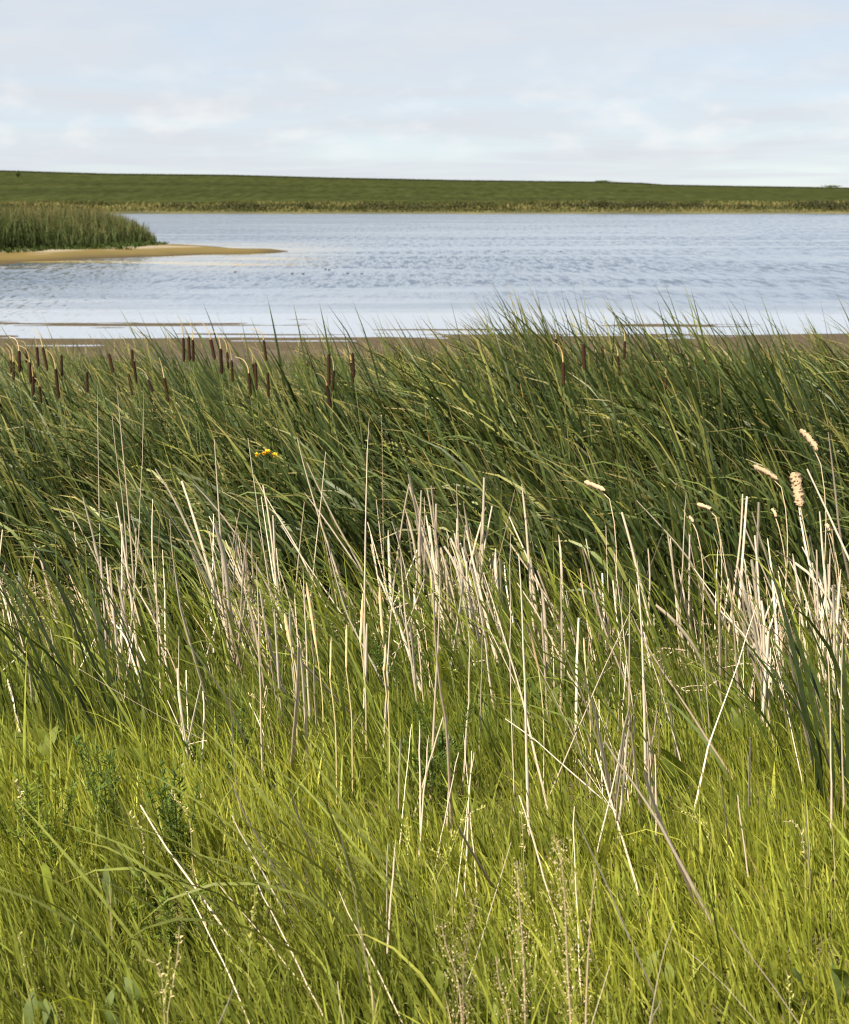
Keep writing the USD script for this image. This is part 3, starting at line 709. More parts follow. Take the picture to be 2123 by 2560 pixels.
ZONE = [(lambda u, v: v > 1905, "in the foreground grass", "dead stalks in the foreground grass"),
        (lambda u, v: u < 430, "near the left edge", "dead stalks at the left"),
        (lambda u, v: u < 760, "left of the centre", "dead stalks left of the centre"),
        (lambda u, v: u < 1290, "in the central stand", "dead stalks of the central stand"),
        (lambda u, v: u < 1800, "right of the centre", "dead stalks right of the centre"),
        (lambda u, v: True, "at the right edge", "dead stalks at the right edge")]
made = {}


def dead_stalk(points, w, above=0.22):
    P, Y = stand(points, above, rng.normal(0, 0.12))
    r = max(w * 1.42, 9.5) * Q * Y / F / 2
    down = (P[-1] - P[-2]) / max(np.linalg.norm(P[-1] - P[-2]), 0.01)
    drop = P[-1][2] - float(ground(P[-1][0], P[-1][1]))
    foot = P[-1] + down * np.clip(drop / max(-down[2], 0.35), 0.1, 0.9)
    foot[2] = min(foot[2], P[-1][2] - 0.05)
    c = spline(P + [foot], 11)
    c[1:-1] += rng.normal(0, 0.0007, (9, 3))
    s = np.linspace(0, 1, 11)
    ln = math.hypot(points[0][0] - points[-1][0], points[0][1] - points[-1][1])
    t0 = 0.66 if ln < 260 else 0.32
    rr = r * (t0 + (1.08 - t0) * s ** 0.8) * (1 + rng.normal(0, 0.06, 11))
    if rng.random() < 0.3:
        rr[0] *= 0.3
    v, f, n = tube(c, rr, 6, rng.uniform(0.4, 0.8), rng.uniform(0, 3))
    tone = palette(rng, 1, STRAW, 0.09)[0]
    grey = rng.random() * 0.35
    tone = tone * (1 - grey) + np.array([0.33, 0.285, 0.25]) * grey
    low = np.array([0.36, 0.26, 0.13]) * rng.uniform(0.7, 1.1)
    k = np.repeat(np.clip((s - 0.5) / 0.5, 0, 1) ** 1.5 * rng.uniform(0.2, 0.8), 6)[:, None]
    p = put("dead_stalk", v, f, M_DEAD, col=tone * (1 - k) + low * k, nrm=n)
    (u0, v0), (u1, v1) = points[0], points[-1]
    lean = math.degrees(math.atan2(u1 - u0, max(v1 - v0, 1)))
    ln = math.hypot(u1 - u0, v1 - v0)
    word = ("low lying" if abs(lean) > 62 else "left leaning" if lean > 14 else "right leaning" if lean < -7 else "upright")
    size = "short" if ln < 125 else "tall" if ln > 290 else "middling"
    thick = "thick" if w >= 17 else "slender" if w <= 12 else "pale"
    zone = next(z for z in ZONE if z[0]((u0 + u1) / 2, v1))
    made.setdefault((zone[1], zone[2], size, thick, word), []).append((u0, p))


for entry in DEAD.replace("\n", "|").split("|"):
    if entry.strip():
        head, *pts = entry.split()
        crop, w = head.split(",")
        dead_stalk([px(crop, *map(float, q.split(","))) for q in pts], float(w))
BUNDLE = [(250, 1590, 25), (300, 1640, 22), (590, 1560, 22), (612, 1600, 16), (1075, 1500, 30), (1130, 1540, 36), (1190, 1560, 30), (1225, 1590, 22), (1560, 1960, 22), (1905, 1720, 20), (1925, 1700, 16), (2060, 1640, 26), (2100, 1660, 22), (1010, 1570, 40), (1420, 1700, 26), (700, 1800, 26)]
for k in range(max(0, 296 - sum(map(len, made.values())))):      # short cut stubs in tight bundles
    bu, bv, sd = BUNDLE[k % len(BUNDLE)]
    u, v1 = rng.normal(bu, sd * 1.35), rng.normal(bv, 50 if bv < 1900 else 15)
    ln = rng.gamma(7, 30)
    a = math.radians(rng.normal(7, 8))
    dead_stalk([(u - ln * math.sin(a), v1 - ln * math.cos(a)), (u - 0.45 * ln * math.sin(a) + rng.normal(0, 3), v1 - 0.5 * ln * math.cos(a)), (u, v1)], rng.uniform(13, 24))
for (where, grp, size, thick, word), found in made.items():
    found.sort(key=lambda q: q[0])
    for i, (_, p) in enumerate(found):
        kind_ = f"{size} {thick} {word} dead stalk".replace("pale ", "") if thick != "pale" else f"{size} {word} pale dead stalk"
        tag(p, (nth(i, len(found)) + " " + kind_ + " " + where) if len(found) > 1 else "only " + kind_ + " " + where, "dead stalk", grp)

# the stalk that is broken over like a hook, and the one lying across the feet of a bundle
for crop, w, pts, lab in (("6", 13, [(20, 800), (95, 735), (163, 684)], "pale stalk snapped over like a hook near the left edge"),
                          ("6", 9, [(1275, 1232), (1210, 1245), (1160, 1258)], "short pale stalk lying flat below the bundle of cut stalks"),
                          ("6", 5, [(490, 795), (800, 980), (1270, 1240)], "long thin straw slanting down across the grass below the left stalks")):
    P, Y = stand([px(crop, *q) for q in pts], 0.28)
    v, f, n = tube(spline(P, 8), w * Q * Y / F / 2, 6, 0.6)
    tag(put("dead_stalk", v, f, M_DEAD, col=np.tile(palette(rng, 1, STRAW)[0], (len(v), 1)), nrm=n), lab, "dead stalk", "fallen and broken stalks")

# more cut stubble and bleached blades than one could count fill the same stands
stub = []
for k in range(360):
    if k % 3:
        bu, bv, sd = BUNDLE[rng.integers(len(BUNDLE))]
        u, v1 = rng.normal(bu, sd * 2.2), rng.normal(bv - 10, 60)
    else:
        u, v1 = rng.uniform(-20, 2140), rng.normal(1570, 70)
    ln, a = rng.gamma(5, 28), math.radians(rng.normal(8, 13))
    P, Y = stand([(u - ln * math.sin(a), v1 - ln * math.cos(a)), (u, v1)], 0.16, rng.normal(0, 0.15))
    foot = P[1] + (P[1] - P[0]) / np.linalg.norm(P[1] - P[0]) * 0.2
    C = spline([P[0], (P[0] + P[1]) / 2 + rng.normal(0, 0.004, 3), foot], 6)
    v, f, n = tube(C, rng.uniform(5, 12) * Q * Y / F / 2 * 1.4 * np.linspace(rng.uniform(0.3, 0.9), 1, 6), 5, rng.uniform(0.35, 0.7), rng.uniform(0, 3), cap=False)
    tone = palette(rng, 1, STRAW + [(0.36, 0.27, 0.17)], 0.12)[0]
    stub.append((v, f, np.tile(tone, (len(v), 1)), n))
stub = join(stub)
tag(put("dead_stubble", stub[0], stub[1], M_DEAD, col=stub[2], nrm=stub[3]), "dense bleached stubble and dry blades filling the dead stands", kind="stuff")

# fallen litter between the stands, too tangled to count
rng = np.random.default_rng(22)
lit, o = [], 0
for cu, cv, su, sv, k in [(70, 1450, 110, 50, 260), (380, 1460, 160, 45, 90), (800, 1480, 160, 60, 230), (1060, 1500, 120, 70, 120), (1700, 1560, 200, 90, 60), (2000, 1480, 110, 80, 55), (1990, 1370, 90, 30, 16), (1500, 1600, 200, 80, 60)]:
    for _ in range(k):
        g = hit(cu + rng.normal(0, su), cv + rng.normal(0, sv), 0.16)
        if not 4.5 < g[1] < 12.5:
            continue
        g = np.array([g[0], g[1], float(ground(g[0], g[1])) + rng.uniform(0.01, 0.2)])
        a, e, ln = rng.uniform(0, 2 * np.pi), rng.normal(0, 0.3), rng.uniform(0.06, 0.26)
        d = np.array([math.cos(a) * math.cos(e), math.sin(a) * math.cos(e), math.sin(e)]) * ln / 2
        v, f, n = tube(np.stack([g - d, g + [0, 0, rng.normal(0, 0.015)], g + d]), rng.uniform(0.002, 0.006), 5, 0.5, cap=False)
        lit.append((v, f, np.tile(palette(rng, 1, STRAW + [(0.3, 0.22, 0.13)], 0.15)[0], (len(v), 1)), n))
L4 = join(lit)
tag(put("fallen_litter", L4[0], L4[1], M_DEAD, col=L4[2], nrm=L4[3]), "tangle of broken straw lying between the dead stands", kind="stuff")

# ------------------------------------------------------------------ cattails with brown spikes
rng = np.random.default_rng(31)
SPIKES = {
    "in the crowd at left": ("3", "66,295,68,372 82,305,84,422 117,238,120,372 162,228,162,312 226,215,236,335 262,215,293,362 183,308,187,440 212,375,216,430 203,395,203,512 242,455,256,562 5,560,6,655 132,300,134,400"),
    "beside the dark left gap": ("3", "341,350,362,532 378,262,381,396 534,370,538,492 670,255,697,370 811,228,818,345 823,300,840,442 790,380,817,510 912,415,940,492 1010,405,1036,552 948,580,952,660"),
    "in the tight group": ("3", "1128,158,1131,306 1160,152,1166,302 1186,170,1190,306 1295,168,1322,292 1357,225,1364,382 1398,245,1404,362 1424,295,1432,432"),
    "where the mud shows": ("3", "1530,375,1542,518 1556,315,1560,412 1571,310,1578,478 1622,172,1640,302 1647,370,1652,522"),
    "in the low saddle": ("4", "143,315,154,392 280,258,282,455 311,358,304,487 269,452,292,592 427,250,438,402 419,310,431,435 634,388,653,492"),
    "on the right crest": ("5", "104,198,112,356 142,350,145,440 182,250,197,352 221,205,226,322 318,270,328,396 361,178,356,292 632,240,618,345 614,400,608,480 756,335,757,402 851,292,849,352 270,522,280,572"),
    "near the lone tan leaf": ("4", "1679,165,1680,245 1722,308,1726,452"),
}


def leaf_part(root, base, H, c=None, w=None, lean=None, az=None, K=9):
    c = palette(rng, 1, REED, 0.15) if c is None else c
    l0 = np.array([abs(rng.normal(0.22, 0.1)) if lean is None else lean])
    b = blades(rng, np.array([base]) + rng.normal(0, 0.02, (1, 3)) * [1, 1, 0], np.array([H]), np.array([rng.uniform(0.011, 0.016) if w is None else w]),
               np.array([WIND + rng.normal(0, 0.4) if az is None else az]), l0, l0 + rng.gamma(2.4, 0.24, 1), c * 0.9, c * 1.15, K=K, tipc=c * [1.7, 1.35, 0.9], tipstart=0.85, bow=1.7, profile="reed")
    return put_blades("leaf", b, M_REED, root.GetPath())


for where, (crop, txt) in SPIKES.items():
    row = sorted([tuple(map(float, q.split(","))) for q in txt.split()])
    for i, (x0, y0, x1, y1) in enumerate(row):
        u0, v0 = px(crop, x0, y0)
        u1, v1 = px(crop, x1, y1)
        ln_px = math.hypot(u1 - u0, v1 - v0)
        Y = float(np.clip(0.155 * F / ln_px, 11.2, 14.6)) if ln_px > 35 else 13.6
        Y = min(Y, 12.4) if v0 > 940 else Y
        top, bot = at_y(u0, v0, Y), at_y(u1, v1, Y)
        d = (top - bot) / np.linalg.norm(top - bot)
        foot_x = bot[0] - d[0] / max(d[2], 0.5) * 0.8 + 0.10
        foot = np.array([foot_x, Y + rng.normal(0, 0.04), float(ground(foot_x, Y)) - 0.03])
        root = thing("cattail", foot)
        L = np.linalg.norm(top - bot)
        stem = spline([foot - foot, bot - foot - d * 0.35 + [0.02, 0, 0], bot - foot, top - foot + d * 0.01], 12)
        v, f, n = tube(stem, np.linspace(0.0055, 0.003, 12), 6)
        put("stem", v, f, M_DEAD, root.GetPath(), np.tile([[0.10, 0.12, 0.035]], (len(v), 1)), n)
        s = np.linspace(0, 1, 13)
        r = 0.0112 * rng.uniform(0.85, 1.2) * np.clip(np.minimum(s * 14, (1 - s) * 14), 0.18, 1) ** 0.5
        c = (bot - foot)[None] + d[None] * (s * L)[:, None]
        v, f, n = tube(c, r * (1 + rng.normal(0, 0.03, 13)), 9)
        brown = np.array([0.028, 0.014, 0.007]) * rng.uniform(0.75, 1.3)
        put("spike", v, f, M_SPIKE, root.GetPath(), np.tile(brown, (len(v), 1)), n)
        if rng.random() < 0.75:                                     # the withered pale tip above the spike, bent by the wind
            bend = rng.uniform(0.01, 0.10)
            k = rng.uniform(0.09, 0.17)
            e = top - foot
            v, f, n = tube(spline([e, e + d * k * 0.6 + [-bend * 0.25, 0, 0], e + d * k + [-bend, 0, -bend * 0.3]], 7), np.linspace(0.0042, 0.0014, 7), 5)
            put("withered_tip", v, f, M_DEAD, root.GetPath(), np.tile(palette(rng, 1, [(0.42, 0.29, 0.13), (0.5, 0.38, 0.2)])[0], (len(v), 1)), n)
        hz = float(top[2] - foot[2])
        for _ in range(rng.integers(3, 6)):
            leaf_part(root, np.zeros(3), hz * rng.uniform(0.8, 1.2))
        size = "long" if ln_px > 62 else "short" if ln_px < 42 else "dark"
        tag(root, f"cattail with {size} brown spike, {nth(i, len(row))} {where}", "cattail", "cattails with brown spikes")

# green shoots that stand up against the water: tip pixels of the photograph
SHOOTS = [(325, 797), (395, 806), (600, 795), (668, 737), (732, 752), (798, 752), (850, 782), (1052, 785), (1117, 745), (1189, 742), (1246, 752), (1297, 769), (1349, 786), (1378, 792), (1442, 800), (1513, 757), (1545, 780),
          (1625, 761), (1689, 749), (1698, 778), (1774, 800), (1832, 785), (1925, 838), (1990, 842), (960, 800), (1010, 815), (1150, 790), (1215, 800), (1590, 790), (1660, 805), (1730, 815), (1480, 790)]
SHOOTS.sort()
for i, (u, v) in enumerate(SHOOTS):
    Y = 12.2 + rng.uniform(-0.6, 0.9)
    tip = at_y(u, v, Y)
    lean = 0.12 if u < 860 and u > 590 else rng.uniform(0.36, 0.56)
    bx = tip[0] + (tip[2] - 0.2) * math.tan(lean) * 0.95
    base = np.array([bx, Y, float(ground(bx, Y)) - 0.02])
    root = thing("cattail_shoot", base)
    H = float(tip[2] - base[2])
    l0 = np.array([lean * 0.55]); l1 = np.array([lean * 1.75])
    th = l0 + (l1 - l0) * np.linspace(0.05, 0.95, 10) ** 1.7
    Lm = H / np.cos(th).mean()
    c = palette(rng, 1, REED, 0.12)
    bb = blades(rng, np.zeros((1, 3)), np.array([Lm]), np.array([0.027]), np.array([WIND]), l0, l1, c * 0.9, c * 1.1, K=10, tipc=c * [1.5, 1.3, 0.9], tipstart=0.85, bow=1.7, profile="reed")
    put_blades("leaf", bb, M_REED, root.GetPath())
    for _ in range(8):
        leaf_part(root, np.zeros(3), Lm * rng.uniform(0.78, 0.97), lean=max(0.05, lean * 0.55 + rng.normal(0, 0.07)), w=rng.uniform(0.018, 0.027))
    if u < 880:
        where = "left of the saddle"
    elif u < 1440:
        where = "on the middle crest"
    else:
        where = "on the far right crest"
    grp = [q for q in SHOOTS if (q[0] < 880) == (u < 880) and (q[0] < 1440) == (u < 1440)]
    tag(root, f"green cattail shoot against the water, {nth(grp.index((u, v)), len(grp))} {where}", "cattail shoot", "green shoots standing up against the water")

# ------------------------------------------------------------------ burst seed heads, seed spikes and dry weeds
rng = np.random.default_rng(41)


def lumpy(a, b, r, bend=0.0, rings=16, sides=12, rough=0.22, seed=0):
    s = np.linspace(0, 1, rings)
    c = a[None] * (1 - s)[:, None] + b[None] * s[:, None] + np.sin(s * np.pi)[:, None] * np.array([bend, 0, 0])
    prof = np.clip(np.minimum(s * 9, (1 - s) * 9), 0.12, 1) ** 0.6 * (1.12 - 0.35 * s)
    v, f, n = tube(c, r * prof, sides)
    q = fbm(v * [170, 170, 85] + seed, 3, seed)
    v = v + n * ((q - 0.45) * 2 * rough * 2 * r)[:, None]
    return v, f, n


for k, (crop, pts, w, lab) in enumerate([
        ("5", [(1398, 985), (1440, 1195)], 52, "largest burst cream seed head, upright by the right edge"),
        ("5", [(1440, 722), (1545, 850)], 30, "slanting burst cream seed head, highest of the group on the right"),
        ("5", [(1148, 945), (1303, 1030)], 27, "flattened cream seed head lying left of the largest one"),
        ("5", [(110, 1045), (240, 1098)], 25, "drooping cream seed head farthest left of the burst heads"),
        ("5", [(805, 1183), (892, 1212)], 22, "small cream seed head lying low right of a thick cut stalk"),
        ("5", [(750, 1258), (780, 1292)], 16, "tiny scrap of cream seed head below the small low one"),
        ("5", [(1265, 1210), (1290, 1260)], 18, "small dull cream seed head below the flattened one"),
        ("5", [(1595, 1305), (1618, 1345)], 18, "dull tan seed head scrap low beside the right edge stalks")]):
    P = [px(crop, *q) for q in pts]
    foot = (P[1][0] + 22, 1470)
    g = hit(*foot, 0.2)
    Y = min(g[1], float(bed_front(np.array([g[0]]))[0]) - 0.25)
    sx_ = at_y(foot[0], P[1][1], Y)[0]
    g = np.array([sx_, Y, 0.0])
    a, b = at_y(*P[0], g[1] + 0.05), at_y(*P[1], g[1])
    base = np.array([g[0], g[1], float(ground(g[0], g[1]))])
    root = thing("seed_head", base)
    r = w * Q * g[1] / F / 2
    v, f, n = lumpy(a - base, b - base, r, 0.006, rings=34, sides=18, rough=0.6, seed=k)
    tone = np.array([0.36, 0.255, 0.165]) * rng.uniform(0.85, 1.1)
    put("fluff", v, f, M_FLUFF, root.GetPath(), np.tile(tone, (len(v), 1)), n)
    v, f, n = tube(spline([np.zeros(3), (b - base) * 0.55 + [0.05, 0, 0], b - base, (a - base) * 0.4 + (b - base) * 0.6], 9), 0.003, 5)
    put("stem", v, f, M_DEAD, root.GetPath(), np.tile([[0.5, 0.4, 0.26]], (len(v), 1)), n)
    tag(root, lab, "seed head", "burst cattail seed heads")

for k, (crop, pts, w, lab) in enumerate([
        ("7", [(143, 262), (168, 420), (210, 700)], 19, "long curved tan grass spike, tallest of the central tan spikes"),
        ("7", [(490, 330), (485, 480), (475, 632)], 20, "tan grass spike touching an upright pale stalk"),
        ("7", [(594, 290), (602, 450), (616, 605)], 19, "straight tan grass spike right of the one touching a stalk"),
        ("7", [(390, 520), (390, 650), (388, 795)], 15, "narrow tan grass spike between the short one and the touching one"),
        ("7", [(296, 600), (293, 730), (289, 862)], 13, "short tan grass spike low in the central stand"),
        ("7", [(630, 640), (628, 720), (618, 810)], 16, "stubby tan grass spike below the straight one"),
        ("7", [(1518, 570), (1545, 680), (1572, 795)], 15, "lone brown grass spike right of the central stand"),
        ("7", [(8, 450), (25, 540), (48, 655)], 24, "broad tan grass spike leftmost of the central tan spikes"),
        ("8", [(108, 600), (112, 680), (118, 770)], 13, "tan grass spike left of the crossing stalks on the right"),
        ("C", [(478, 930), (490, 1020), (505, 1110)], 11, "thin brown grass spike on the long white straw in the grass")]):
    P = [px(crop, *q) for q in pts]
    foot = (P[-1][0] + 14, P[-1][1] + 210 if crop != "C" else P[-1][1] + 90)
    g = hit(*foot, 0.2)
    base = np.array([g[0], g[1], float(ground(g[0], g[1]))])
    C = spline([at_y(*q, g[1]) - base for q in P], 14)
    root = thing("grass_spike", base)
    r = w * Q * g[1] / F / 2
    s = np.linspace(0, 1, 14)
    v, f, n = tube(C, r * np.clip(np.minimum(s * 5 + 0.1, (1 - s) * 10), 0.15, 1) ** 0.6, 9)
    v = v + n * ((fbm(v * 110, 2, k) - 0.5) * r * 1.1)[:, None]
    put("spike", v, f, M_FLUFF, root.GetPath(), np.tile(np.array([0.56, 0.42, 0.23]) * (0.6 if "brown" in lab else 1.0), (len(v), 1)), n)
    v, f, n = tube(spline([np.zeros(3), C[-1] * 0.6 + [0.01, 0, 0], C[-1]], 8), 0.0022, 5)
    put("stem", v, f, M_DEAD, root.GetPath(), np.tile([[0.42, 0.36, 0.17]], (len(v), 1)), n)
    tag(root, lab, "grass spike", "tan grass seed spikes")


def seed_weed(name, crop, pts, w, tone, lab, grp, cat, seeds=90, foot_dv=60, branch=0.02, stem_r=0.0022, upto=0.75, size=0.0028):
    P = [px(crop, *q) for q in pts]
    g = hit(P[-1][0] + 4, min(P[-1][1] + foot_dv, 2720), 0.12)
    base = np.array([g[0], g[1], float(ground(g[0], g[1]))])
    C = spline([at_y(*q, g[1]) - base for q in P] + [np.zeros(3)], 16)
    root = thing(name, base)
    v, f, n = tube(C, np.linspace(0.0009, stem_r, 16), 5)
    put("stem", v, f, M_DEAD, root.GetPath(), np.tile(np.array(tone) * 0.9, (len(v), 1)), n)
    parts = []
    for _ in range(seeds):
        t = rng.beta(1.3, 1.5) * upto
        c = np.array([np.interp(t, np.linspace(0, 1, 16), C[:, i]) for i in range(3)])
        spread = branch * (0.35 + math.sin(min(t / upto, 1) * math.pi))
        c = c + rng.normal(0, spread, 3) * [0.6, 0.6, 1]
        b = blades(rng, c[None], np.array([size * rng.uniform(1.2, 3.2)]), np.array([size * rng.uniform(0.7, 1.4)]), rng.uniform(-3, 3, 1), rng.uniform(0, 1.2, 1), rng.uniform(0.3, 1.8, 1), np.array([tone]) * rng.uniform(0.7, 1.2), np.array([tone]) * rng.uniform(0.8, 1.3), K=2, profile="leaf")
        parts.append(b)
    b = join(parts)
    tag(put("seed_cluster", b[0], b[1], M_DEAD, root.GetPath(), b[2], b[3]), kind="stuff")
    return tag(root, lab, cat, grp)


tan, gold = (0.42, 0.33, 0.20), (0.28, 0.27, 0.08)
for crop, pts, lab, n_, br in [
        ("C", [(1662, 365), (1710, 520), (1735, 800), (1750, 1200), (1770, 1520)], "tallest dry tan weed with a long seedy top in the foreground grass", 420, 0.020),
        ("C", [(1440, 520), (1455, 800), (1475, 1050), (1490, 1500)], "dry tan weed with a dense plume left of the tallest one", 300, 0.016),
        ("C", [(1180, 770), (1150, 950), (1110, 1150), (1110, 1520)], "dark branched dry weed left of the plumed one", 260, 0.022),
        ("C", [(975, 920), (1010, 1070), (1070, 1240), (1100, 1500)], "sparse dry weed leaning at the left of the dry weeds", 190, 0.018),
        ("C", [(1310, 1110), (1330, 1270), (1370, 1420), (1390, 1530)], "small dry weed low between the branched and plumed ones", 110, 0.012),
        ("D", [(180, 570), (150, 880), (130, 1200), (120, 1530)], "thin bare dry weed right of the tallest seedy one", 50, 0.008),
        ("8", [(575, 640), (580, 850), (575, 1050), (570, 1300)], "dark brown dry weed among the stalks right of the centre", 80, 0.02),
        ("5", [(1160, 840), (1168, 980), (1172, 1160), (1190, 1500)], "brown beaded seed stem rising by the flattened seed head", 60, 0.005),
        ("4", [(603, 630), (608, 760), (612, 950), (616, 1350), (625, 1700)], "tall beaded tan seed stem, highest thing in the central stand", 120, 0.006),
        ("4", [(345, 890), (370, 1030), (420, 1200), (480, 1420)], "brown leaning seedy weed in the reeds left of the tall beaded stem", 120, 0.012)]:
    dark = "dark" in lab or "brown" in lab
    seed_weed("dry_weed", crop, pts, 8, tuple(np.array(tan) * (0.4 if dark else 0.85)), lab, "dry seedy weeds", "dry weed", int(n_ * 1.7), 60, br * 1.15, 0.003, 0.7, 0.0018 if crop in "CD" else 0.003)
for crop, pts, lab in [
        ("B", [(135, 190), (110, 60), (75, 20)], ""), ("B", [(1035, 90), (1085, 150), (1165, 265), (1180, 420)], "drooping grass ear above the thick white straw on the left"),
        ("B", [(790, 230), (835, 280), (872, 335), (890, 520)], "small nodding grass ear left of the white straw"), ("B", [(1103, 925), (1095, 1080), (1070, 1250), (1030, 1520)], "upright braided pale grass ear at the bottom left"),
        ("B", [(1045, 1080), (1038, 1180), (1020, 1330), (1015, 1520)], "shorter green grass ear beside the braided pale one"), ("B", [(1570, 690), (1565, 800), (1550, 950), (1530, 1200)], "thin gold grass ear below the dark leaning leaves"),
        ("B", [(900, 1130), (955, 1150), (1000, 1280), (1010, 1480)], "arched white grass ear near the bottom edge"), ("C", [(1235, 193), (1180, 215), (1100, 290), (1030, 470), (940, 680)], "gold grass ear bowed to the right in the middle of the grass"),
        ("C", [(885, 440), (960, 490), (1020, 590), (1040, 760)], "pale nodding grass ear below the bowed gold one"), ("C", [(1465, 200), (1470, 290), (1478, 420)], "short upright grass ear beside the white straw"),
        ("D", [(1335, 280), (1400, 285), (1450, 370), (1470, 560)], "pale arching grass ear below the right stalks"), ("D", [(660, 170), (740, 230), (860, 330), (890, 480)], "gold nodding grass ear right of the two long fallen stalks"),
        ("D", [(1350, 1180), (1365, 1260), (1375, 1420)], "yellow grass ear low near the bottom right corner"), ("6", [(1525, 950), (1590, 990), (1660, 1110), (1690, 1300)], "tan arching grass ear beside a tall thin stalk on the left"),
        ("C", [(752, 260), (760, 330), (768, 480)], "yellow upright grass ear in the middle of the grass"), ("B", [(118, 960), (130, 1050), (160, 1200), (190, 1400)], "gold grass ear near the left edge of the foreground")]:
    if not lab:
        pts, lab = [(75, 20), (110, 60), (138, 190), (150, 330)], "drooping pale grass ear at the left edge of the grass"
    seed_weed("grass_ear", crop, pts, 6, gold if "gold" in lab or "yellow" in lab or "green" in lab else (0.34, 0.29, 0.15), lab, "grass ears in the meadow", "grass ear", 34, 60, 0.0028, 0.0012, 0.42, 0.0036)

# ------------------------------------------------------------------ broad leaved plants
rng = np.random.default_rng(51)
for crop, x, y, k, ln, wd, tone, lab in [
        ("6", 1060, 660, 3, 0.20, 0.070, 0, "broad leaved dock behind the bundle of cut stalks"),
        ("6", 1310, 720, 5, 0.20, 0.060, 0, "tall dock with a cluster of upright leaves right of the cut stalks"),
        ("6", 880, 800, 4, 0.18, 0.060, 0, "dock with pointed leaves at the feet of the left stalks"),
        ("6", 420, 900, 4, 0.16, 0.055, 1, "dock half hidden in grass below the left reeds"),
        ("6", 1480, 950, 4, 0.18, 0.05, 0, "dark dock beside a tall thin pale stem"),
        ("6", 140, 1330, 3, 0.16, 0.065, 1, "bright round leaved dock at the left edge"),
        ("6", 235, 1290, 3, 0.15, 0.055, 1, "bright dock just right of the round leaved one"),
        ("6", 880, 1300, 4, 0.16, 0.05, 1, "small dock in the bright grass below the stalks"),
        ("B", 470, 570, 2, 0.17, 0.05, 1, "leaning dock leaf pair in the left foreground"),
        ("B", 680, 640, 2, 0.16, 0.055, 2, "bluish dock leaf curling up in the left foreground"),
        ("B", 775, 600, 2, 0.14, 0.045, 1, "pale dock leaf right of the bluish one"),
        ("B", 570, 1160, 2, 0.12, 0.05, 2, "dull round dock leaf low in the left foreground"),
        ("B", 745, 1400, 3, 0.15, 0.055, 2, "broad bluish dock at the bottom edge on the left"),
        ("B", 230, 1420, 4, 0.17, 0.055, 2, "bluish lobed dock in the bottom left corner"),
        ("8", 750, 1400, 2, 0.22, 0.055, 0, "two upright dock leaves standing between the right stalks"),
        ("8", 1100, 1080, 2, 0.15, 0.05, 0, "dark dock leaf among the crossing stalks"),
        ("8", 640, 1480, 2, 0.13, 0.05, 2, "grey green dock leaf left of the two upright ones"),
        ("7", 1640, 930, 6, 0.16, 0.05, 0, "wide dark dock filling a gap right of the centre"),
        ("7", 1270, 980, 2, 0.15, 0.045, 0, "dock leaf beside the central leaning stalks"),
        ("D", 1640, 1190, 3, 0.17, 0.060, 2, "large bluish dock by the bottom right corner"),
        ("D", 1220, 960, 2, 0.12, 0.045, 2, "grey green dock leaf above the bottom right dock"),
        ("D", 500, 1030, 3, 0.12, 0.05, 1, "low bright dock right of the dry weeds"),
        ("D", 1620, 330, 2, 0.13, 0.045, 1, "pale dock leaf under the right stalks"),
        ("C", 1410, 1320, 3, 0.12, 0.05, 1, "bright dock between the dry weeds"),
        ("C", 870, 1180, 2, 0.12, 0.055, 1, "broad dock leaf in the middle of the bottom grass")]:
    g = hit(*px(crop, x, y), 0.17)
    base = np.array([g[0], g[1], float(ground(g[0], g[1]))])
    root = thing("dock_plant", base)
    k += 1
    ln, wd = (ln * 0.42, wd * 0.42) if crop in "BCD" else (ln * 0.8, wd * 0.8)
    for i in range(k):
        c = palette(rng, 1, [[(0.085, 0.11, 0.016), (0.065, 0.09, 0.015)], [(0.12, 0.145, 0.018), (0.10, 0.125, 0.016)], [(0.085, 0.115, 0.028), (0.075, 0.10, 0.024)]][tone], 0.1)
        L = ln * rng.uniform(0.9, 1.3)
        p0 = rng.normal(0, 0.03, 3) * [1, 1, 0]
        rise = rng.uniform(0.04, 0.11)
        v, f, n = tube(np.array([p0 * 0.3, p0 * 0.7 + [0, 0, rise * 0.5], p0 + [0, 0, rise]]), 0.002, 5)
        az = rng.uniform(-np.pi, np.pi) * 0.5 + (WIND if rng.random() < 0.5 else -0.5)
        bl = blades(rng, (p0 + [0, 0, rise])[None], np.array([L]), np.array([wd * rng.uniform(0.85, 1.2)]), np.array([az]), np.array([rng.uniform(0.1, 0.45)]), np.array([rng.uniform(0.7, 1.6)]), c * 0.95, c * 1.05, twist=rng.uniform(-0.9, 0.9, 1), K=9, profile="leaf")
        # wavy margin
        vv = bl[0].copy()
        k_ = np.arange(len(vv)) // 2
        vv += bl[3] * (0.05 * wd * np.sin(k_ * 1.5 + i + (np.arange(len(vv)) % 2) * 1.3))[:, None]
        lf = put("leaf", vv, bl[1], M_BROAD, root.GetPath(), bl[2], bl[3])
        put("stalk", v, f, M_BROAD, lf.GetPath(), np.tile(c * 0.9, (len(v), 1)), n)
    tag(root, lab, "dock", "broad leaved docks")

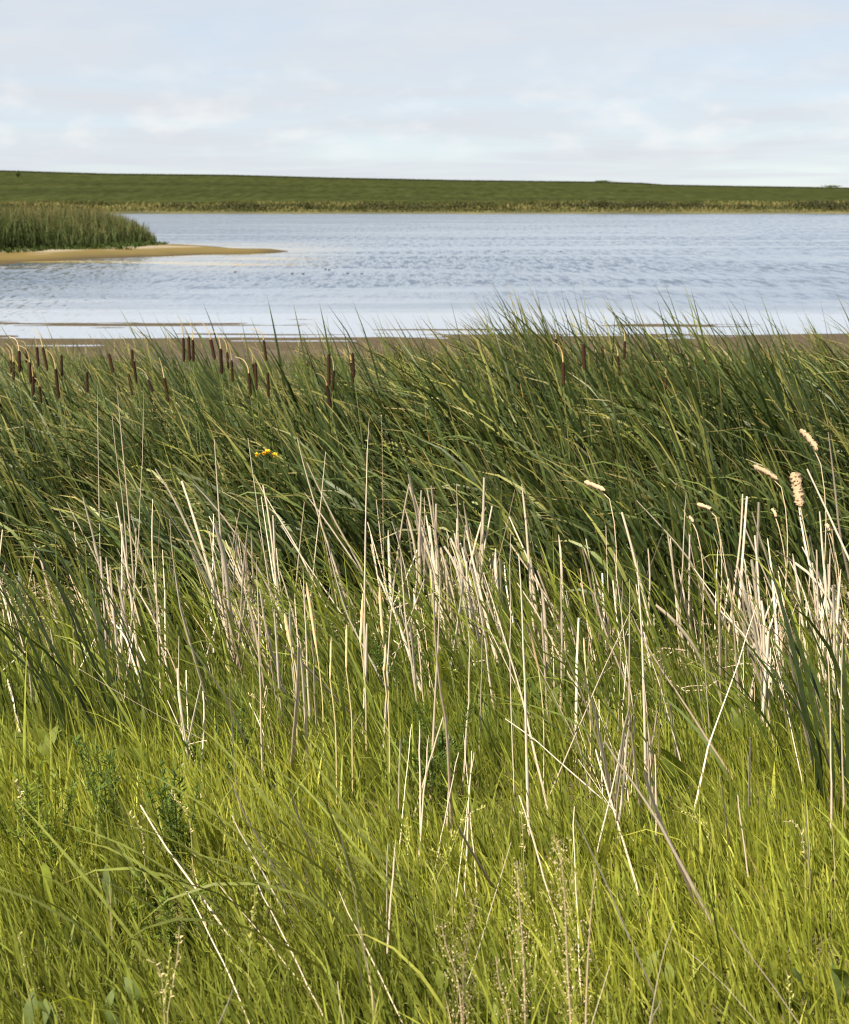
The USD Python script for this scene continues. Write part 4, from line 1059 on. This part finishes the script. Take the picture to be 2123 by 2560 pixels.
# feathery weeds: a stem with many small leaflets
for crop, x, y, wide, tall, tone, lab in [
        ("B", 1090, 980, 0.11, 0.16, 1, "bushy feathery weed in the middle of the left foreground"),
        ("B", 1100, 330, 0.12, 0.24, 0, "dark feathery weed behind the thick white straw"),
        ("B", 330, 400, 0.15, 0.22, 1, "wide feathery weed patch in the left foreground"),
        ("B", 150, 300, 0.12, 0.22, 1, "feathery weed near the left edge below the docks"),
        ("B", 720, 180, 0.12, 0.24, 0, "feathery weed with a pale bud in the left foreground"),
        ("6", 50, 1020, 0.14, 0.24, 1, "feathery weed at the left edge below the hooked stalk"),
        ("6", 1330, 1380, 0.14, 0.22, 0, "feathery weed right of the bright docks"),
        ("7", 700, 870, 0.14, 0.26, 0, "dark feathery weed in the hollow of the central stand"),
        ("7", 970, 1400, 0.12, 0.22, 0, "low feathery weed among the brown stubs"),
        ("6", 1560, 590, 0.14, 0.26, 0, "dark feathery weed left of the central stand"),
        ("8", 60, 620, 0.14, 0.34, 0, "feathery weed left of the crossing stalks"),
        ("3", 120, 1330, 0.3, 0.45, 1, "bushy light green weed in front of the left reeds")]:
    g = hit(*px(crop, x, y), tall * 0.7)
    base = np.array([g[0], g[1], float(ground(g[0], g[1]))])
    root = thing("feathery_weed", base)
    parts = []
    for s_ in range(9):
        a = rng.uniform(-np.pi, np.pi); out = wide * math.sqrt(rng.random()); hh = tall * rng.uniform(1.0, 1.5)
        C = spline([np.zeros(3), [math.sin(a) * out * 0.6, math.cos(a) * out * 0.6, hh * 0.6], [math.sin(a) * out, math.cos(a) * out, hh]], 8)
        v, f, n = tube(C, np.linspace(0.002, 0.0008, 8), 4)
        put("stem", v, f, M_BROAD, root.GetPath(), np.tile([[0.08, 0.11, 0.02]], (len(v), 1)), n)
        q = 70
        t = rng.uniform(0.3, 1, q)
        c = np.stack([np.interp(t, np.linspace(0, 1, 8), C[:, i]) for i in range(3)], -1)
        tones = palette(rng, q, [[(0.06, 0.10, 0.014), (0.05, 0.085, 0.014)], [(0.11, 0.145, 0.016), (0.09, 0.13, 0.016)]][tone], 0.15)
        parts.append(blades(rng, c, U(rng, 0.012, 0.034, q), U(rng, 0.003, 0.007, q), U(rng, -3.1, 3.1, q), U(rng, 0.4, 1.2, q), U(rng, 0.8, 1.7, q), tones, tones * 1.1, K=2, profile="leaf"))
    b = join(parts)
    tag(put("leaflets", b[0], b[1], M_BROAD, root.GetPath(), b[2], b[3]), kind="stuff")
    tag(root, lab, "weed", "feathery weeds")

# the dark leaning leaves in the foreground grass
rng = np.random.default_rng(61)
for k, (cu, cv, n_, lab) in enumerate([(880, 2330, 46, "dark green clump of long leaves leaning far left in the foreground"), (2085, 2010, 14, "dark upright green clump at the right edge among pale stalks"), (250, 1830, 26, "dark green cattail clump rising from the grass at the left"), (1690, 1990, 12, "bright arching sedge clump in front of the right stalks")]):
    g = hit(cu, cv, 0.1)
    base = np.array([g[0], g[1], float(ground(g[0], g[1]))])
    root = thing("sedge_clump", base)
    for _ in range(n_):
        off = np.array([rng.normal(0, [0.17, 0.05, 0.16, 0.1][k]), rng.normal(0, [0.16, 0.05, 0.12, 0.06][k]), 0])
        c = palette(rng, 1, MIDG if k == 3 else [(0.085, 0.10, 0.02), (0.11, 0.125, 0.022)] if k == 0 else REED, 0.12)
        leaf_part(root, off, [0.62, 0.8, 0.9, 0.75][k] * rng.uniform(0.75, 1.15), c=c, w=[0.007, 0.014, 0.012, 0.009][k], lean=max(0.02, rng.normal([0.62, 0.12, 0.22, 0.5][k], 0.14)), K=7)
    tag(root, lab, "sedge clump", "clumps of long leaves")

# yellow flowers in the reeds
rng = np.random.default_rng(62)
fl = [(1580, 880), (1625, 872), (1648, 862), (1690, 885)]
g = at_y(*px("3", 1640, 990), 8.9)
base = np.array([g[0], g[1], float(ground(g[0], g[1]))])
root = thing("yellow_flower", base)
for x, y in fl:
    p = at_y(*px("3", x, y), 8.85) - base
    v, f, n = tube(spline([np.zeros(3), p * 0.5 + [0.02, 0, 0], p], 8), 0.0018, 5)
    put("stem", v, f, M_BROAD, root.GetPath(), np.tile([[0.09, 0.12, 0.03]], (len(v), 1)), n)
    head = UsdGeom.Xform.Define(stage, path("flower_head", root.GetPath()))
    for i in range(9):
        a = i * 2 * np.pi / 9 + rng.normal(0, 0.15)
        c = np.array([[0.75, 0.47, 0.015]]) * rng.uniform(0.85, 1.05)
        b = blades(rng, (p + rng.normal(0, 0.004, 3))[None], np.array([0.021]), np.array([0.011]), np.array([a]), np.array([0.7]), np.array([1.6]), c, c, K=3, profile="leaf", twist=np.zeros(1))
        put_blades("petal", b, M_BROAD, head.GetPath())
    v, f, n = lumpy(p - [0, 0, 0.008], p + [0, 0, 0.008], 0.009, rings=6, sides=8, rough=0.1)
    put("disc", v, f, M_BROAD, head.GetPath(), np.tile([[0.6, 0.33, 0.01]], (len(v), 1)), n)
tag(root, "cluster of yellow daisy-like flowers in the reeds left of the centre", "flower")

# straw-coloured single leaves standing out of the reeds
rng = np.random.default_rng(63)
for crop, pts, w, lab in [("4", [(1412, 225), (1440, 340), (1475, 520)], 13, "orange tan withered leaf on the crest of the reeds"),
                          ("4", [(864, 485), (872, 560), (885, 700)], 13, "upright straw coloured leaf in the middle of the reeds"),
                          ("4", [(945, 790), (960, 850), (985, 920)], 10, "short tan leaf tip low in the middle reeds"),
                          ("4", [(150, 680), (175, 760), (200, 830)], 9, "orange leaf tip left in the middle reeds"),
                          ("4", [(1722, 180), (1722, 250), (1724, 308)], 10, "tan leaf tip above a spike on the crest"),
                          ("3", [(300, 232), (325, 240), (340, 345)], 9, "bent tan tip curling over a spike at the left"),
                          ("3", [(950, 295), (985, 310), (1008, 400)], 10, "hooked tan tip above a spike left of the tight group")]:
    P = [at_y(*px(crop, *q), 12.0) for q in pts]
    C = spline(P + [P[-1] + [0.12, 0.02, -0.5]], 10)
    v, f, n = tube(C, w * Q * 12 / F / 2 * np.linspace(0.4, 1, 10), 6, 0.35)
    tag(put("withered_leaf", v, f, M_DEAD, col=np.tile(np.array([0.46, 0.27, 0.08]), (len(v), 1)), nrm=n), lab, "withered leaf", "withered leaves in the reeds")

# ------------------------------------------------------------------ water birds, far bushes
rng = np.random.default_rng(71)


def bird_mesh(s):
    q = np.linspace(0, 1, 12)
    c = np.stack([np.interp(q, [0, 0.2, 0.55, 0.7, 0.82, 0.92, 1], [-0.15, -0.08, 0.05, 0.09, 0.095, 0.12, 0.165]), 0 * q, np.interp(q, [0, 0.2, 0.55, 0.7, 0.82, 0.92, 1], [0.075, 0.045, 0.045, 0.09, 0.145, 0.155, 0.145])], -1) * s
    r = np.interp(q, [0, 0.2, 0.4, 0.55, 0.7, 0.82, 0.92, 1], [0.006, 0.055, 0.068, 0.055, 0.024, 0.026, 0.024, 0.004]) * s
    return tube(c, r, 10)


BIRDS = [(588, 681), (731, 685), (758, 685), (814, 674), (823, 675), (869, 685), (905, 685), (1261, 629), (1401, 630)]
for i, (u, v) in enumerate(BIRDS):
    d = ray(u, v)
    p = np.array([0, 0, EYE]) + d * (EYE / -d[2])
    root = thing("water_bird", p)
    vv, f, n = bird_mesh(0.42)
    a = rng.uniform(-0.4, 0.4) + (math.pi if rng.random() < 0.5 else 0)
    R = np.array([[math.cos(a), -math.sin(a), 0], [math.sin(a), math.cos(a), 0], [0, 0, 1]])
    put("body", vv @ R.T, f, M_SPIKE, root.GetPath(), np.tile([[0.03, 0.026, 0.022]], (len(vv), 1)), n @ R.T)
    lab = f"tiny dark water bird afloat, {nth(i, 7)} of those below the sand spit tip" if i < 7 else f"tiny dark water bird far out in the middle, {'left' if i == 7 else 'right'} of the two"
    tag(root, lab, "bird", "water birds on the lake")


def far_bush(u, v, Y, w, h, lab, seed):
    r_ = np.random.default_rng(seed)
    p = at_y(u, v, Y)
    p[2] = float(hill_z(p[0], Y))
    root = thing("far_bush", p)
    for _ in range(4):
        a = r_.uniform(-0.4, 0.4)
        vv, f, n = tube(np.array([[0, 0, -0.2], [a * w * 0.3, 0, h * 0.4], [a * w * 0.7, 0, h * 0.75]]), [0.12, 0.08, 0.04], 5)
        put("trunk", vv, f, M_DEAD, root.GetPath(), np.tile([[0.08, 0.06, 0.04]], (len(vv), 1)), n)
    k = 420
    q = r_.normal(0, 1, (k, 3)) * [w * 0.28, w * 0.28, h * 0.2] + [0, 0, h * 0.6]
    c = palette(r_, k, [(0.05, 0.07, 0.02), (0.065, 0.08, 0.025)], 0.2)
    b = blades(r_, q, U(r_, 0.3, 0.6, k), U(r_, 0.2, 0.35, k), U(r_, -3, 3, k), U(r_, 0.2, 1.4, k), U(r_, 0.8, 1.8, k), c, c, K=2, profile="leaf")
    tag(put("crown", b[0], b[1], M_BROAD, root.GetPath(), b[2], b[3]), kind="stuff")
    tag(root, lab, "bush")


far_bush(46, 462, 600, 1.4, 1.9, "small dark bush alone on the green hill near the left edge", 1)
far_bush(1506, 457, 702, 5, 0.45, "low bush at the left end of the swell on the skyline", 2)
far_bush(2078, 472, 702, 6.5, 0.8, "pale clump of bushes on the skyline near the right edge", 3)
